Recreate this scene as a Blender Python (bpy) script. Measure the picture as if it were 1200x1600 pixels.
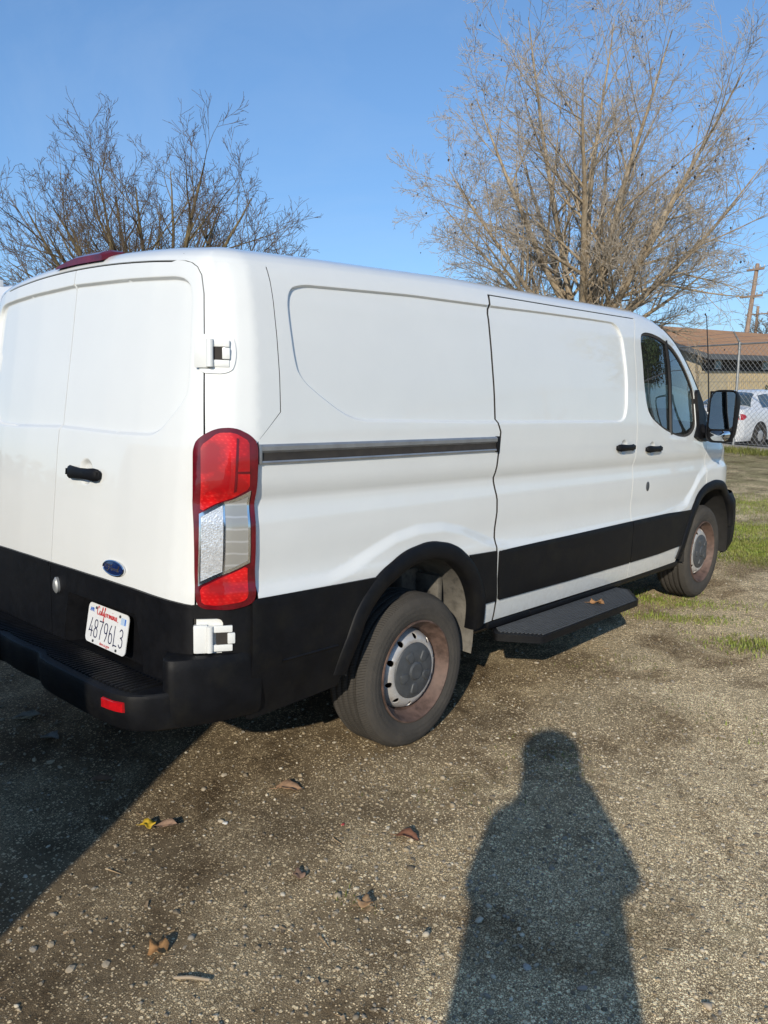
import bpy, bmesh, math, random
import numpy as np
from mathutils import Vector, Matrix, geometry
for o in list(bpy.data.objects): bpy.data.objects.remove(o)
scene = bpy.context.scene
COL = scene.collection
rad = math.radians
# ------------------------------------------------------------------ camera
cam_d = bpy.data.cameras.new('camera'); cam = bpy.data.objects.new('camera', cam_d); COL.objects.link(cam)
CAM = Vector((3.1109, -2.5460, 1.5949))
_r = Vector((.73992,.67268,-.00464)); _u = Vector((-.10554,.1229,.98679)); _f = Vector((-.66436,.72966,-.16193))
cam.matrix_world = Matrix(((_r.x,_u.x,-_f.x,CAM.x),(_r.y,_u.y,-_f.y,CAM.y),(_r.z,_u.z,-_f.z,CAM.z),(0,0,0,1)))
cam_d.sensor_fit = 'VERTICAL'; cam_d.sensor_height = 24.0; cam_d.sensor_width = 18.0
cam_d.lens = 1241.19/1600*24.0
cam_d.clip_start = 0.05; cam_d.clip_end = 2000
scene.camera = cam
# ------------------------------------------------------------------ sky, sun, exposure
SUN_AZ, SUN_EL = 29.6, 24.6            # sun stands behind the camera, over its left shoulder
to_sun = Vector((math.sin(rad(SUN_AZ))*math.cos(rad(SUN_EL)), -math.cos(rad(SUN_AZ))*math.cos(rad(SUN_EL)), math.sin(rad(SUN_EL))))
world = bpy.data.worlds.new('World'); scene.world = world; world.use_nodes = True
wn = world.node_tree; wn.nodes.clear()
sky = wn.nodes.new('ShaderNodeTexSky'); sky.sky_type = 'NISHITA'; sky.sun_disc = False
sky.sun_elevation = rad(SUN_EL); sky.sun_rotation = rad(180-SUN_AZ)
sky.altitude = 0; sky.air_density = 0.9; sky.dust_density = 0.25; sky.ozone_density = 3.8
bg = wn.nodes.new('ShaderNodeBackground'); bg.inputs['Strength'].default_value = 0.126
wo = wn.nodes.new('ShaderNodeOutputWorld')
# even colour grade of the whole sky dome: flatter, deeper blue, as the photograph renders it
gm = wn.nodes.new('ShaderNodeGamma'); gm.inputs['Gamma'].default_value = 0.65
tn = wn.nodes.new('ShaderNodeMix'); tn.data_type = 'RGBA'; tn.blend_type = 'MULTIPLY'; tn.inputs[0].default_value = 1.0; tn.inputs[7].default_value = (1.13, 1.58, 2.06, 1)
wn.links.new(sky.outputs[0], gm.inputs[0]); wn.links.new(gm.outputs[0], tn.inputs[6]); 
# thin veil of high cirrus over the whole dome
wc = wn.nodes.new('ShaderNodeTexCoord'); wm = wn.nodes.new('ShaderNodeMapping'); wm.inputs['Scale'].default_value = (1.2, 2.6, 3.2); wm.inputs['Rotation'].default_value = (0, 0, .6)
wz = wn.nodes.new('ShaderNodeTexNoise'); wz.inputs['Scale'].default_value = 1.7; wz.inputs['Detail'].default_value = 7; wz.inputs['Roughness'].default_value = .62; wz.inputs['Distortion'].default_value = .8
wr_ = wn.nodes.new('ShaderNodeMapRange'); wr_.inputs['From Min'].default_value = .42; wr_.inputs['From Max'].default_value = .80; wr_.inputs['To Max'].default_value = .15
wx_ = wn.nodes.new('ShaderNodeMix'); wx_.data_type = 'RGBA'; wx_.inputs[7].default_value = (4.6, 5.6, 6.9, 1)
wn.links.new(wc.outputs['Generated'], wm.inputs[0]); wn.links.new(wm.outputs[0], wz.inputs['Vector']); wn.links.new(wz.outputs['Fac'], wr_.inputs['Value']); wn.links.new(wr_.outputs[0], wx_.inputs[0])
wn.links.new(tn.outputs[2], wx_.inputs[6]); wn.links.new(wx_.outputs[2], bg.inputs[0]); wn.links.new(bg.outputs[0], wo.inputs[0])
sun_d = bpy.data.lights.new('sun', 'SUN'); sun_d.energy = 4.1; sun_d.angle = rad(0.6); sun_d.color = (1.0, .915, .775)
sun = bpy.data.objects.new('sun', sun_d); COL.objects.link(sun)
sun.rotation_euler = to_sun.to_track_quat('Z', 'Y').to_euler()
sun.location = to_sun*40
scene.view_settings.view_transform = 'Standard'; scene.view_settings.look = 'None'
scene.view_settings.exposure = 0.06; scene.view_settings.gamma = 1.0; scene.view_settings.use_curve_mapping = False
scene.render.engine = 'CYCLES'
# ------------------------------------------------------------------ helpers
rng = np.random.default_rng(7); random.seed(7)
def tag(o, label=None, cat=None, group=None, kind=None):
    if label: o['label'] = label
    if cat: o['category'] = cat
    if group: o['group'] = group
    if kind: o['kind'] = kind
    return o
def empty(name, loc=(0,0,0), rot=(0,0,0)):
    o = bpy.data.objects.new(name, None); COL.objects.link(o); o.location = loc; o.rotation_euler = rot
    o.empty_display_size = .1
    return o
def mk(name, V, F, mat, parent=None, smooth=True, normals=None, loc=None, rot=None, sharp=None):
    me = bpy.data.meshes.new(name)
    me.from_pydata([tuple(map(float,v)) for v in V], [], [tuple(map(int,f)) for f in F])
    if smooth and len(me.polygons): me.polygons.foreach_set('use_smooth', [True]*len(me.polygons))
    if mat is not None:
        for m in (mat if isinstance(mat,(list,tuple)) else [mat]): me.materials.append(m)
    me.update()
    if sharp is not None and smooth: me.set_sharp_from_angle(angle=rad(sharp))
    if normals is not None: me.normals_split_custom_set_from_vertices([tuple(map(float,n)) for n in normals])
    o = bpy.data.objects.new(name, me); COL.objects.link(o)
    if parent is not None: o.parent = parent
    if loc is not None: o.location = loc
    if rot is not None: o.rotation_euler = rot
    return o
def link_copy(src, parent=None, loc=None, rot=None, scale=None):
    o = src.copy(); COL.objects.link(o)
    if parent is not None: o.parent = parent
    if loc is not None: o.location = loc
    if rot is not None: o.rotation_euler = rot
    if scale is not None: o.scale = scale
    return o
class MB:
    """collects simple solids into one mesh"""
    def __init__(s): s.V=[]; s.F=[]
    def add(s, V, F):
        b=len(s.V); s.V += [tuple(v) for v in V]; s.F += [tuple(i+b for i in f) for f in F]; return s
    def box(s, x0,x1,y0,y1,z0,z1, b=0.0, M=None):
        if b<=0:
            V=[(x,y,z) for x in (x0,x1) for y in (y0,y1) for z in (z0,z1)]
            F=[(0,1,3,2),(4,6,7,5),(0,4,5,1),(2,3,7,6),(0,2,6,4),(1,5,7,3)]
        else:
            bm=bmesh.new(); bmesh.ops.create_cube(bm,size=1)
            for v in bm.verts: v.co=Vector(((x0+x1)/2+v.co.x*(x1-x0),(y0+y1)/2+v.co.y*(y1-y0),(z0+z1)/2+v.co.z*(z1-z0)))
            bmesh.ops.bevel(bm,geom=bm.edges[:],offset=b,segments=2,affect='EDGES',profile=.6)
            V=[tuple(v.co) for v in bm.verts]; bm.verts.index_update(); F=[tuple(v.index for v in f.verts) for f in bm.faces]; bm.free()
        if M is not None: V=[tuple(M@Vector(v)) for v in V]
        return s.add(V,F)
    def tube(s, pts, rr, n=8, cap=True):
        V,F=tube(pts,rr,n,cap); return s.add(V,F)
    def prism(s, poly, x0, x1, axis=0):
        """poly in the two other axes, extruded along axis"""
        n=len(poly)
        def P(a,b,c):
            return {0:(c,a,b),1:(a,c,b),2:(a,b,c)}[axis]
        V=[P(a,b,x0) for a,b in poly]+[P(a,b,x1) for a,b in poly]
        F=[(i,(i+1)%n,n+(i+1)%n,n+i) for i in range(n)]+[tuple(range(n))[::-1],tuple(range(n,2*n))]
        return s.add(V,F)
    def build(s, name, mat, parent=None, smooth=True, sharp=35, **k):
        o=mk(name,s.V,s.F,mat,parent,smooth,sharp=sharp,**k)
        bm=bmesh.new(); bm.from_mesh(o.data); bmesh.ops.recalc_face_normals(bm,faces=bm.faces[:]); bm.to_mesh(o.data); bm.free()
        return o
def tube(pts, rr, n=8, cap=True):
    pts=[Vector(p) for p in pts]; m=len(pts)
    if not hasattr(rr,'__len__'): rr=[rr]*m
    V=[];F=[]; up=None
    for i,p in enumerate(pts):
        t=(pts[min(i+1,m-1)]-pts[max(i-1,0)]).normalized()
        if up is None:
            up=Vector((0,0,1)) if abs(t.z)<.9 else Vector((1,0,0))
        a=t.cross(up); 
        if a.length<1e-6: a=t.cross(Vector((0,1,0)))
        a.normalize(); b=a.cross(t).normalized(); up=b
        for k in range(n):
            an=2*math.pi*k/n; V.append(tuple(p+(a*math.cos(an)+b*math.sin(an))*rr[i]))
    for i in range(m-1):
        for k in range(n):
            F.append((i*n+k,i*n+(k+1)%n,(i+1)*n+(k+1)%n,(i+1)*n+k))
    if cap: F.append(tuple(range(n))[::-1]); F.append(tuple((m-1)*n+k for k in range(n)))
    return V,F
def grid(name, fn, A, Bv, mat, parent=None, flip=False, close=False, sharp=None, **k):
    A=list(A);Bv=list(Bv);V=[fn(a,b) for a in A for b in Bv];n=len(Bv);F=[]
    for i in range(len(A)-1):
        for j in range(n-1):
            q=(i*n+j,i*n+j+1,(i+1)*n+j+1,(i+1)*n+j); F.append(q[::-1] if flip else q)
    return mk(name,V,F,mat,parent,sharp=sharp,**k)
def lathe(name, prof, mat, parent=None, n=48, sharp=40, axis='x', **k):
    """prof: list of (radius, axial)"""
    V=[];F=[];m=len(prof)
    for i in range(n):
        a=2*math.pi*i/n
        for r,x in prof:
            V.append((x,r*math.cos(a),r*math.sin(a)) if axis=='x' else (r*math.cos(a),r*math.sin(a),x))
    for i in range(n):
        for j in range(m-1):
            F.append((i*m+j,i*m+j+1,((i+1)%n)*m+j+1,((i+1)%n)*m+j))
    o=mk(name,V,F,mat,parent,sharp=sharp,**k)
    bm=bmesh.new(); bm.from_mesh(o.data); bmesh.ops.remove_doubles(bm,verts=bm.verts[:],dist=1e-6); bmesh.ops.recalc_face_normals(bm,faces=bm.faces[:]); bm.to_mesh(o.data); bm.free()
    return o
def in_poly(P, poly):
    P=np.asarray(P,float); poly=np.asarray(poly,float); x,y=P[:,0],P[:,1]; c=np.zeros(len(P),bool); n=len(poly)
    for i in range(n):
        x0,y0=poly[i]; x1,y1=poly[(i+1)%n]
        if y0==y1: continue
        m=((y0>y)!=(y1>y)) & (x<(x1-x0)*(y-y0)/(y1-y0)+x0); c^=m
    return c
def d_poly(P, poly, closed=True):
    P=np.asarray(P,float); poly=np.asarray(poly,float); d=np.full(len(P),1e9); n=len(poly)
    for i in range(n if closed else n-1):
        a=poly[i]; b=poly[(i+1)%n]; ab=b-a; L=(ab**2).sum()
        if L<1e-14: continue
        t=np.clip(((P-a)@ab)/L,0,1); d=np.minimum(d,np.hypot(*(P-a-t[:,None]*ab).T))
    return d
def sdf(P, poly):
    d=d_poly(P,poly); return np.where(in_poly(P,poly),-d,d)
def dens(poly, h, closed=True):
    out=[];n=len(poly)
    for i in range(n if closed else n-1):
        a=np.array(poly[i],float); b=np.array(poly[(i+1)%n],float); k=max(1,int(math.ceil(np.hypot(*(b-a))/h)))
        for j in range(k): out.append(tuple(a+(b-a)*j/k))
    if not closed: out.append(tuple(map(float,poly[-1])))
    return out
def rnd(poly, r=.02, it=3, closed=True):
    """round the corners of a polygon (corner cutting limited to r)"""
    for _ in range(it):
        out=[];n=len(poly)
        for i in range(n):
            if not closed and i in (0,n-1): out.append(tuple(poly[i])); continue
            p=np.array(poly[i-1],float);c=np.array(poly[i],float);q=np.array(poly[(i+1)%n],float)
            a=p-c;b=q-c;la=np.hypot(*a);lb=np.hypot(*b)
            out.append(tuple(c+a/la*min(r,la*.3))); out.append(tuple(c+b/lb*min(r,lb*.3)))
        poly=out; r*=.45
    return poly
def offs(poly, d):
    """offset polygon inward by d (poly any orientation)"""
    P=np.array(poly,float); A=.5*np.sum(P[:,0]*np.roll(P[:,1],-1)-np.roll(P[:,0],-1)*P[:,1]); s=1 if A>0 else -1
    out=[]
    for i in range(len(P)):
        e0=P[i]-P[i-1]; e1=P[(i+1)%len(P)]-P[i]
        n0=np.array([-e0[1],e0[0]])*s/max(np.hypot(*e0),1e-9); n1=np.array([-e1[1],e1[0]])*s/max(np.hypot(*e1),1e-9)
        m=n0+n1; L=np.hypot(*m); m=m/max(L,1e-6); c=max(.4,float(m@n0)); out.append(tuple(P[i]+m*d/c))
    return out
def panel(name, S, outline, mat, parent, holes=(), feats=(), step=.03, flange=.012, offset=0.0, mirror=False, extra=(), flange_mat=None):
    """sheet-metal panel: region `outline` of the parametric skin S(a,b)->xyz, with analytic normals and folded edges"""
    loops=[dens(l,step*.8) for l in [outline]+list(holes)]
    pts=[];edges=[]
    for l in loops:
        b=len(pts); pts+=l; edges+=[(b+i,b+(i+1)%len(l)) for i in range(len(l))]
    nb=len(pts)
    P=np.array(outline); lo=P.min(0); hi=P.max(0)
    gx=np.arange(lo[0]+step*.5,hi[0],step); gy=np.arange(lo[1]+step*.5,hi[1],step)
    G=np.array([(x+(j%2)*step*.5,y) for j,y in enumerate(gy) for x in gx]) if len(gx) and len(gy) else np.zeros((0,2))
    fe=[]
    for f in feats:
        for q in dens(f[0],f[1],closed=f[2] if len(f)>2 else True): fe.append(q)
    fe=np.array(fe) if fe else np.zeros((0,2))
    cand=np.concatenate([fe,G]) if len(G) else fe
    if len(cand):
        ok=in_poly(cand,outline)
        for h in holes: ok&=~in_poly(cand,h)
        fm=np.full(len(cand),1e9)
        for f in feats: fm[len(fe):]=np.minimum(fm[len(fe):],d_poly(cand[len(fe):],np.array(f[0]),closed=f[2] if len(f)>2 else True))
        ok&=fm>.011
        dd=np.full(len(cand),1e9)
        for l in loops: dd=np.minimum(dd,d_poly(cand,l))
        ok&=dd>np.concatenate([np.full(len(fe),.003),np.full(len(G),step*.35)])
        cand=cand[ok]; pts=pts+[tuple(c) for c in cand]
    r=geometry.delaunay_2d_cdt([Vector(q) for q in pts],edges,[],0,1e-6)
    V2=np.array([tuple(v) for v in r[0]]); T=np.array([tuple(f) for f in r[2]])
    c=V2[T].mean(1); ok=in_poly(c,outline)
    for h in holes: ok&=~in_poly(c,h)
    T=T[ok]
    e=.0015
    X=S(V2[:,0],V2[:,1]); da=(S(V2[:,0]+e,V2[:,1])-S(V2[:,0]-e,V2[:,1])); db=(S(V2[:,0],V2[:,1]+e)-S(V2[:,0],V2[:,1]-e))
    N=np.cross(da,db); N/=np.maximum(np.linalg.norm(N,axis=1),1e-12)[:,None]
    flip=False
    # outward = away from the van centre line in x / y
    cen=np.array([0,np.clip(X[:,1].mean(),-.6,3.2),X[:,2].mean()]) if not isinstance(S,tuple) else 0
    if getattr(S,'out',None) is not None: ref=np.tile(np.array(S.out,float),(len(X),1))
    else: ref=X-cen
    if (N*ref).sum()<0: N=-N
    X=X+N*offset
    V=[tuple(x) for x in X]; NN=[tuple(n) for n in N]; F=[]
    for t in T:
        nn=np.cross(X[t[1]]-X[t[0]],X[t[2]]-X[t[0]])
        F.append(tuple(t) if (nn*N[t[0]]).sum()>=0 else tuple(t[::-1]))
    nf=len(F)
    if flange:
        cnt={}
        for f in F:
            for i in range(3):
                a,b=f[i],f[(i+1)%3]; cnt[(a,b)]=1
        for (a,b) in [k for k in cnt if (k[1],k[0]) not in cnt]:
            q=len(V); ed=X[b]-X[a]; fn=np.cross(ed,N[a]); fn/=max(np.linalg.norm(fn),1e-9)
            V+=[tuple(X[a]),tuple(X[b]),tuple(X[b]-N[b]*flange),tuple(X[a]-N[a]*flange)]
            NN+=[tuple(fn)]*4; F.append((q+1,q,q+3,q+2))
    if mirror:
        V=[(-x,y,z) for x,y,z in V]; NN=[(-x,y,z) for x,y,z in NN]; F=[f[::-1] for f in F]
    o=mk(name,V,F,[mat,flange_mat] if flange_mat else mat,parent,normals=NN)
    if flange_mat: o.data.polygons.foreach_set('material_index',[0]*nf+[1]*(len(F)-nf))
    return o
# ------------------------------------------------------------------ materials
def mat_new(name):
    m=bpy.data.materials.new(name); m.use_nodes=True; nt=m.node_tree; return m,nt,nt.nodes['Principled BSDF']
def N_(nt,t,**k):
    n=nt.nodes.new(t)
    for a,b in k.items():
        if a.startswith('i_'): n.inputs[a[2:]].default_value=b
        else: setattr(n,a,b)
    return n
def ramp(nt, src, stops):
    r=nt.nodes.new('ShaderNodeValToRGB'); el=r.color_ramp.elements
    while len(el)<len(stops): el.new(.5)
    for e,(p,c) in zip(el,stops): e.position=p; e.color=(*c,1) if len(c)==3 else c
    nt.links.new(src,r.inputs[0]); return r.outputs[0]
def tex_coord(nt, scale=None, out='Object'):
    t=nt.nodes.new('ShaderNodeTexCoord'); return t.outputs[out]
def noise(nt, co, scale, detail=4, rough=.6, out='Fac', dist=0.0):
    n=nt.nodes.new('ShaderNodeTexNoise'); n.inputs['Scale'].default_value=scale; n.inputs['Detail'].default_value=detail; n.inputs['Roughness'].default_value=rough; n.inputs['Distortion'].default_value=dist
    nt.links.new(co,n.inputs['Vector']); return n.outputs[out]
def mixc(nt, fac, a, b, mode='MIX'):
    m=nt.nodes.new('ShaderNodeMix'); m.data_type='RGBA'; m.blend_type=mode
    for sock,v in ((m.inputs[0],fac),(m.inputs[6],a),(m.inputs[7],b)):
        if isinstance(v,(int,float)): sock.default_value=v
        elif isinstance(v,tuple): sock.default_value=(*v,1) if len(v)==3 else v
        else: nt.links.new(v,sock)
    return m.outputs[2]
def math_(nt, op, a, b=None, c=None, clamp=False):
    m=nt.nodes.new('ShaderNodeMath'); m.operation=op; m.use_clamp=clamp
    for i,v in enumerate((a,b,c)):
        if v is None: continue
        if isinstance(v,(int,float)): m.inputs[i].default_value=v
        else: nt.links.new(v,m.inputs[i])
    return m.outputs[0]
def bump(nt, bsdf, h, strength=.3, dist=.01, prev=None):
    b=nt.nodes.new('ShaderNodeBump'); b.inputs['Strength'].default_value=strength; b.inputs['Distance'].default_value=dist
    nt.links.new(h,b.inputs['Height'])
    if prev is not None: nt.links.new(prev,b.inputs['Normal'])
    nt.links.new(b.outputs[0],bsdf.inputs['Normal']); return b.outputs[0]
def simple(name, col, rough=.5, metal=0.0, var=.12, vscale=6.0, bumpS=0.0, bscale=200, spec=.5, coat=0.0, dark=None, dscale=2.0):
    """base colour with small mottling, optional grain and dirt"""
    m,nt,b=mat_new(name); co=tex_coord(nt)
    n=noise(nt,co,vscale,5,.6)
    c0=tuple(max(0,c*(1-var)) for c in col); c1=tuple(min(1,c*(1+var)) for c in col)
    c=ramp(nt,n,[(.3,c0),(.7,c1)])
    if dark is not None:
        n2=noise(nt,co,dscale,7,.7); f=ramp(nt,n2,[(.48,(0,0,0)),(.66,(1,1,1))])
        c=mixc(nt,f,c,dark)
    nt.links.new(c,b.inputs['Base Color'])
    rr=math_(nt,'MULTIPLY_ADD',n,rough*.3,rough*.85,clamp=True); nt.links.new(rr,b.inputs['Roughness'])
    b.inputs['Metallic'].default_value=metal; b.inputs['Specular IOR Level'].default_value=spec
    if coat: b.inputs['Coat Weight'].default_value=coat; b.inputs['Coat Roughness'].default_value=.04
    if bumpS:
        bump(nt,b,noise(nt,co,bscale,3,.6),bumpS,.004)
    return m
MAT={}
def setup_mats():
    M=MAT
    # white body paint with a thin film of road dust low down and faint orange peel
    m,nt,b=mat_new('white_paint'); co=tex_coord(nt)
    n=noise(nt,co,3.0,6,.65); n2=noise(nt,co,40,4,.6)
    c=ramp(nt,n,[(.3,(.70,.71,.69)),(.7,(.73,.74,.715))])
    sp=nt.nodes.new('ShaderNodeSeparateXYZ'); nt.links.new(co,sp.inputs[0])
    low=ramp(nt,sp.outputs['Z'],[(.42,(1,1,1)),(.62,(0,0,0))])
    dirt=math_(nt,'MULTIPLY',low,ramp(nt,n2,[(.35,(0,0,0)),(.75,(1,1,1))])); dirt=math_(nt,'MULTIPLY',dirt,.35)
    c=mixc(nt,dirt,c,(.34,.30,.24)); nt.links.new(c,b.inputs['Base Color'])
    b.inputs['Roughness'].default_value=.40; b.inputs['Coat Weight'].default_value=1.0; b.inputs['Coat Roughness'].default_value=.025; b.inputs['Specular IOR Level'].default_value=.4
    bump(nt,b,noise(nt,co,9,2,.5),.05,.01)
    M['white']=m
    M['black']=simple('black_plastic',(.0042,.0045,.006),.48,var=.25,vscale=25,bumpS=.10,bscale=900,spec=.22)
    M['black_tex']=simple('weathered_black_plastic',(.0048,.0052,.0068),.52,var=.3,vscale=14,bumpS=.14,bscale=700,dark=(.009,.0088,.0085),dscale=9,spec=.18)
    for key in ('black','black_tex'):
        m=M[key]; nt=m.node_tree; b=nt.nodes['Principled BSDF']; co=tex_coord(nt); src=b.inputs['Base Color'].links[0].from_socket
        du=math_(nt,'MULTIPLY',ramp(nt,noise(nt,co,5,7,.75),[(.40,(0,0,0)),(.75,(1,1,1))]),ramp(nt,noise(nt,co,60,4,.7),[(.35,(.15,.15,.15)),(.7,(1,1,1))])); nt.links.new(mixc(nt,math_(nt,'MULTIPLY',du,.03),src,(.22,.19,.15)),b.inputs['Base Color'])
    M['under']=simple('underbody_grime',(.018,.017,.016),.9,var=.4,vscale=9)
    M['gapdark']=simple('door_seal_rubber',(.03,.026,.022),.85,var=.3,vscale=30)
    M['liner']=simple('dusty_wheel_liner',(.17,.155,.13),.9,var=.45,vscale=14,bumpS=.4,bscale=60,dark=(.04,.037,.034),dscale=7)
    M['tyre_side']=None
    m,nt,b=mat_new('tyre_rubber'); co=tex_coord(nt); n=noise(nt,co,9,6,.7); n2=noise(nt,co,120,3,.6)
    c=ramp(nt,n,[(.3,(.040,.037,.033)),(.62,(.062,.055,.047)),(.8,(.105,.092,.075))]); c=mixc(nt,math_(nt,'MULTIPLY',n2,.4),c,(.085,.076,.064)); nt.links.new(c,b.inputs['Base Color'])
    b.inputs['Roughness'].default_value=.9; b.inputs['Specular IOR Level'].default_value=.25
    bump(nt,b,n2,.35,.004); M['tyre']=m
    M['rust']=simple('rusty_steel_rim',(.125,.078,.060),.66,metal=.15,var=.3,vscale=24,dark=(.055,.033,.024),dscale=16)
    m,nt,b=mat_new('silver_wheel_paint'); co=tex_coord(nt); n=noise(nt,co,18,6,.7)
    c=ramp(nt,n,[(.35,(.55,.54,.52)),(.6,(.46,.43,.40)),(.75,(.25,.17,.13))]); nt.links.new(c,b.inputs['Base Color']); b.inputs['Metallic'].default_value=.35; b.inputs['Roughness'].default_value=.42; M['silver']=m
    M['hub']=simple('grey_hub_cap',(.058,.062,.066),.55,var=.2,vscale=30,bumpS=.1,bscale=300)
    M['alu']=simple('brushed_grey_rail',(.34,.35,.36),.36,metal=.6,var=.15,vscale=12)
    M['chrome']=simple('chrome',(.72,.73,.75),.12,metal=1.0,var=.03)
    M['galv']=simple('galvanised_steel',(.33,.34,.345),.5,metal=.55,var=.15,vscale=14)
    def waves(nt,co,d,sc,dist=0.0):
        w=N_(nt,'ShaderNodeTexWave'); w.bands_direction=d; w.inputs['Scale'].default_value=sc; w.inputs['Distortion'].default_value=dist; nt.links.new(co,w.inputs['Vector']); return w.outputs['Fac']
    # red lens: rows of small reflector beads behind a smooth cover
    m,nt,b=mat_new('red_lens'); co=tex_coord(nt)
    rows=waves(nt,co,'Z',27,2.5); cols=waves(nt,co,'DIAGONAL',24,3.0); beads=math_(nt,'MULTIPLY',rows,cols)
    area=ramp(nt,noise(nt,co,9,3,.5),[(.42,(0,0,0)),(.58,(1,1,1))])
    k=math_(nt,'MULTIPLY',ramp(nt,beads,[(.45,(0,0,0)),(.75,(1,1,1))]),area)
    c=mixc(nt,area,(.30,.001,.003),(.62,.002,.004)); c=mixc(nt,math_(nt,'MULTIPLY',k,.45),c,(.90,.05,.04)); nt.links.new(c,b.inputs['Base Color'])
    b.inputs['Roughness'].default_value=.3; b.inputs['Coat Weight'].default_value=.7; b.inputs['Coat Roughness'].default_value=.03; b.inputs['Specular IOR Level'].default_value=.3; M['red']=m
    M['dred']=simple('dark_red_lens',(.11,.001,.006),.2,var=.3,vscale=20,coat=.6,spec=.3)
    # clear lamp: faceted silver half and a dim half crossed by fine lines
    m,nt,b=mat_new('clear_reflector'); co=tex_coord(nt)
    v=N_(nt,'ShaderNodeTexVoronoi'); v.inputs['Scale'].default_value=150; nt.links.new(co,v.inputs['Vector'])
    hs=N_(nt,'ShaderNodeHueSaturation'); hs.inputs['Saturation'].default_value=0; nt.links.new(v.outputs['Color'],hs.inputs['Color'])
    f=math_(nt,'ADD',math_(nt,'MULTIPLY',hs.outputs[0],.55),math_(nt,'MULTIPLY',noise(nt,co,22,4,.7),.5))
    c=ramp(nt,f,[(.25,(.50,.50,.51)),(.5,(.60,.61,.62)),(.75,(.74,.75,.76))]); nt.links.new(c,b.inputs['Base Color'])
    b.inputs['Metallic'].default_value=.5; b.inputs['Roughness'].default_value=.2; b.inputs['Coat Weight'].default_value=.8; b.inputs['Coat Roughness'].default_value=.03
    bump(nt,b,v.outputs['Distance'],.18,.004); M['clear']=m
    m,nt,b=mat_new('dim_clear_lens'); co=tex_coord(nt); hor=waves(nt,co,'Z',7.5,1.6)
    c=mixc(nt,ramp(nt,hor,[(.90,(0,0,0)),(.98,(1,1,1))]),(.34,.335,.31),(.46,.46,.45)); nt.links.new(c,b.inputs['Base Color']); b.inputs['Metallic'].default_value=.3; b.inputs['Roughness'].default_value=.15; b.inputs['Coat Weight'].default_value=.8; M['dim']=m
    M['reflector']=simple('red_reflector',(.45,.004,.008),.3,var=.2,vscale=60,coat=.8)
    # glass: tinted, see-through, mirror-like at grazing angles
    def glass(name,tint,ior=1.5,rough=.0,refl=1.0):
        m,nt,b=mat_new(name); nt.nodes.remove(b); out=nt.nodes['Material Output']
        tr=N_(nt,'ShaderNodeBsdfTransparent'); tr.inputs[0].default_value=(*tint,1); gl=N_(nt,'ShaderNodeBsdfGlossy'); gl.inputs['Roughness'].default_value=rough; gl.inputs['Color'].default_value=(refl,refl,refl,1)
        fr=N_(nt,'ShaderNodeFresnel'); fr.inputs[0].default_value=ior; co=tex_coord(nt)
        d=N_(nt,'ShaderNodeBsdfDiffuse'); d.inputs[0].default_value=(.35,.36,.33,1)
        f2=math_(nt,'MULTIPLY',noise(nt,co,6,6,.7),.10)
        mx0=N_(nt,'ShaderNodeMixShader'); nt.links.new(f2,mx0.inputs[0]); nt.links.new(tr.outputs[0],mx0.inputs[1]); nt.links.new(d.outputs[0],mx0.inputs[2])
        mx=N_(nt,'ShaderNodeMixShader'); nt.links.new(fr.outputs[0],mx.inputs[0]); nt.links.new(mx0.outputs[0],mx.inputs[1]); nt.links.new(gl.outputs[0],mx.inputs[2]); nt.links.new(mx.outputs[0],out.inputs[0])
        return m
    M['glass']=glass('tinted_window_glass',(.58,.78,.70),1.85)
    M['glass_dark']=glass('dark_window_glass',(.22,.27,.25),1.55)
    m,nt,b=mat_new('mirror_glass'); b.inputs['Metallic'].default_value=1; b.inputs['Roughness'].default_value=.02; co=tex_coord(nt); nt.links.new(ramp(nt,noise(nt,co,20,3,.5),[(.3,(.60,.63,.65)),(.7,(.66,.69,.70))]),b.inputs['Base Color']); M['mirror']=m
    M['plate']=simple('plate_white',(.70,.71,.71),.4,var=.05,vscale=18)
    M['navy']=simple('plate_navy',(.012,.018,.075),.45)
    M['script_red']=simple('plate_red',(.50,.03,.035),.45)
    M['sticker']=simple('sticker_blue',(.03,.13,.50),.45)
    M['badge_blue']=simple('badge_blue',(.006,.018,.085),.2,coat=.8)
    M['seat']=simple('grey_seat_cloth',(.16,.165,.16),.9,var=.2,vscale=40)
    M['dash']=simple('dashboard_plastic',(.035,.037,.04),.7)
    M['paper']=simple('paper_sheet',(.75,.75,.72),.8,var=.08,vscale=30)
setup_mats()
# ------------------------------------------------------------------ van skin
def smooth_table(xs, ys, lo, hi, n=900, sig=0.008):
    g = np.linspace(lo, hi, n); v = np.interp(g, xs, ys)
    w = max(1, int(3*sig/(g[1]-g[0]))); k = np.exp(-0.5*((np.arange(-w, w+1)*(g[1]-g[0]))/sig)**2); k /= k.sum()
    return g, np.convolve(np.pad(v, w, mode='edge'), k, 'valid')
PZ = [.30,.44,.50,.56,.60,.70,.82,.845,.875,.92,1.0,1.08,1.125,1.16,1.19,1.22,1.30,1.40,1.46,1.60,1.75,1.90,1.97,2.02,2.045]
PX = [.93,.958,.974,.986,.992,.995,.997,.998,.991,.987,.990,.987,.978,.974,.985,.991,.992,.988,.983,.972,.956,.934,.917,.896,.878]
TZ, TX = smooth_table(PZ, PX, .30, 2.06)
RZ, RY = smooth_table([.4,.83,1.037,1.294,1.40,1.549,1.702,1.929,2.0,2.05],[-1.168,-1.166,-1.148,-1.124,-1.110,-1.090,-1.068,-1.038,-1.024,-1.008], .3, 2.08, sig=.02)
def hy(y): return np.interp(y,[-1.2,-1.0,-.45,.35,1.19,1.92,2.4,4],[-.085,-.075,-.045,-.008,.010,.027,.04,.04])
def sst(t): t = np.clip(t,0,1); return t*t*(3-2*t)
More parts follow.
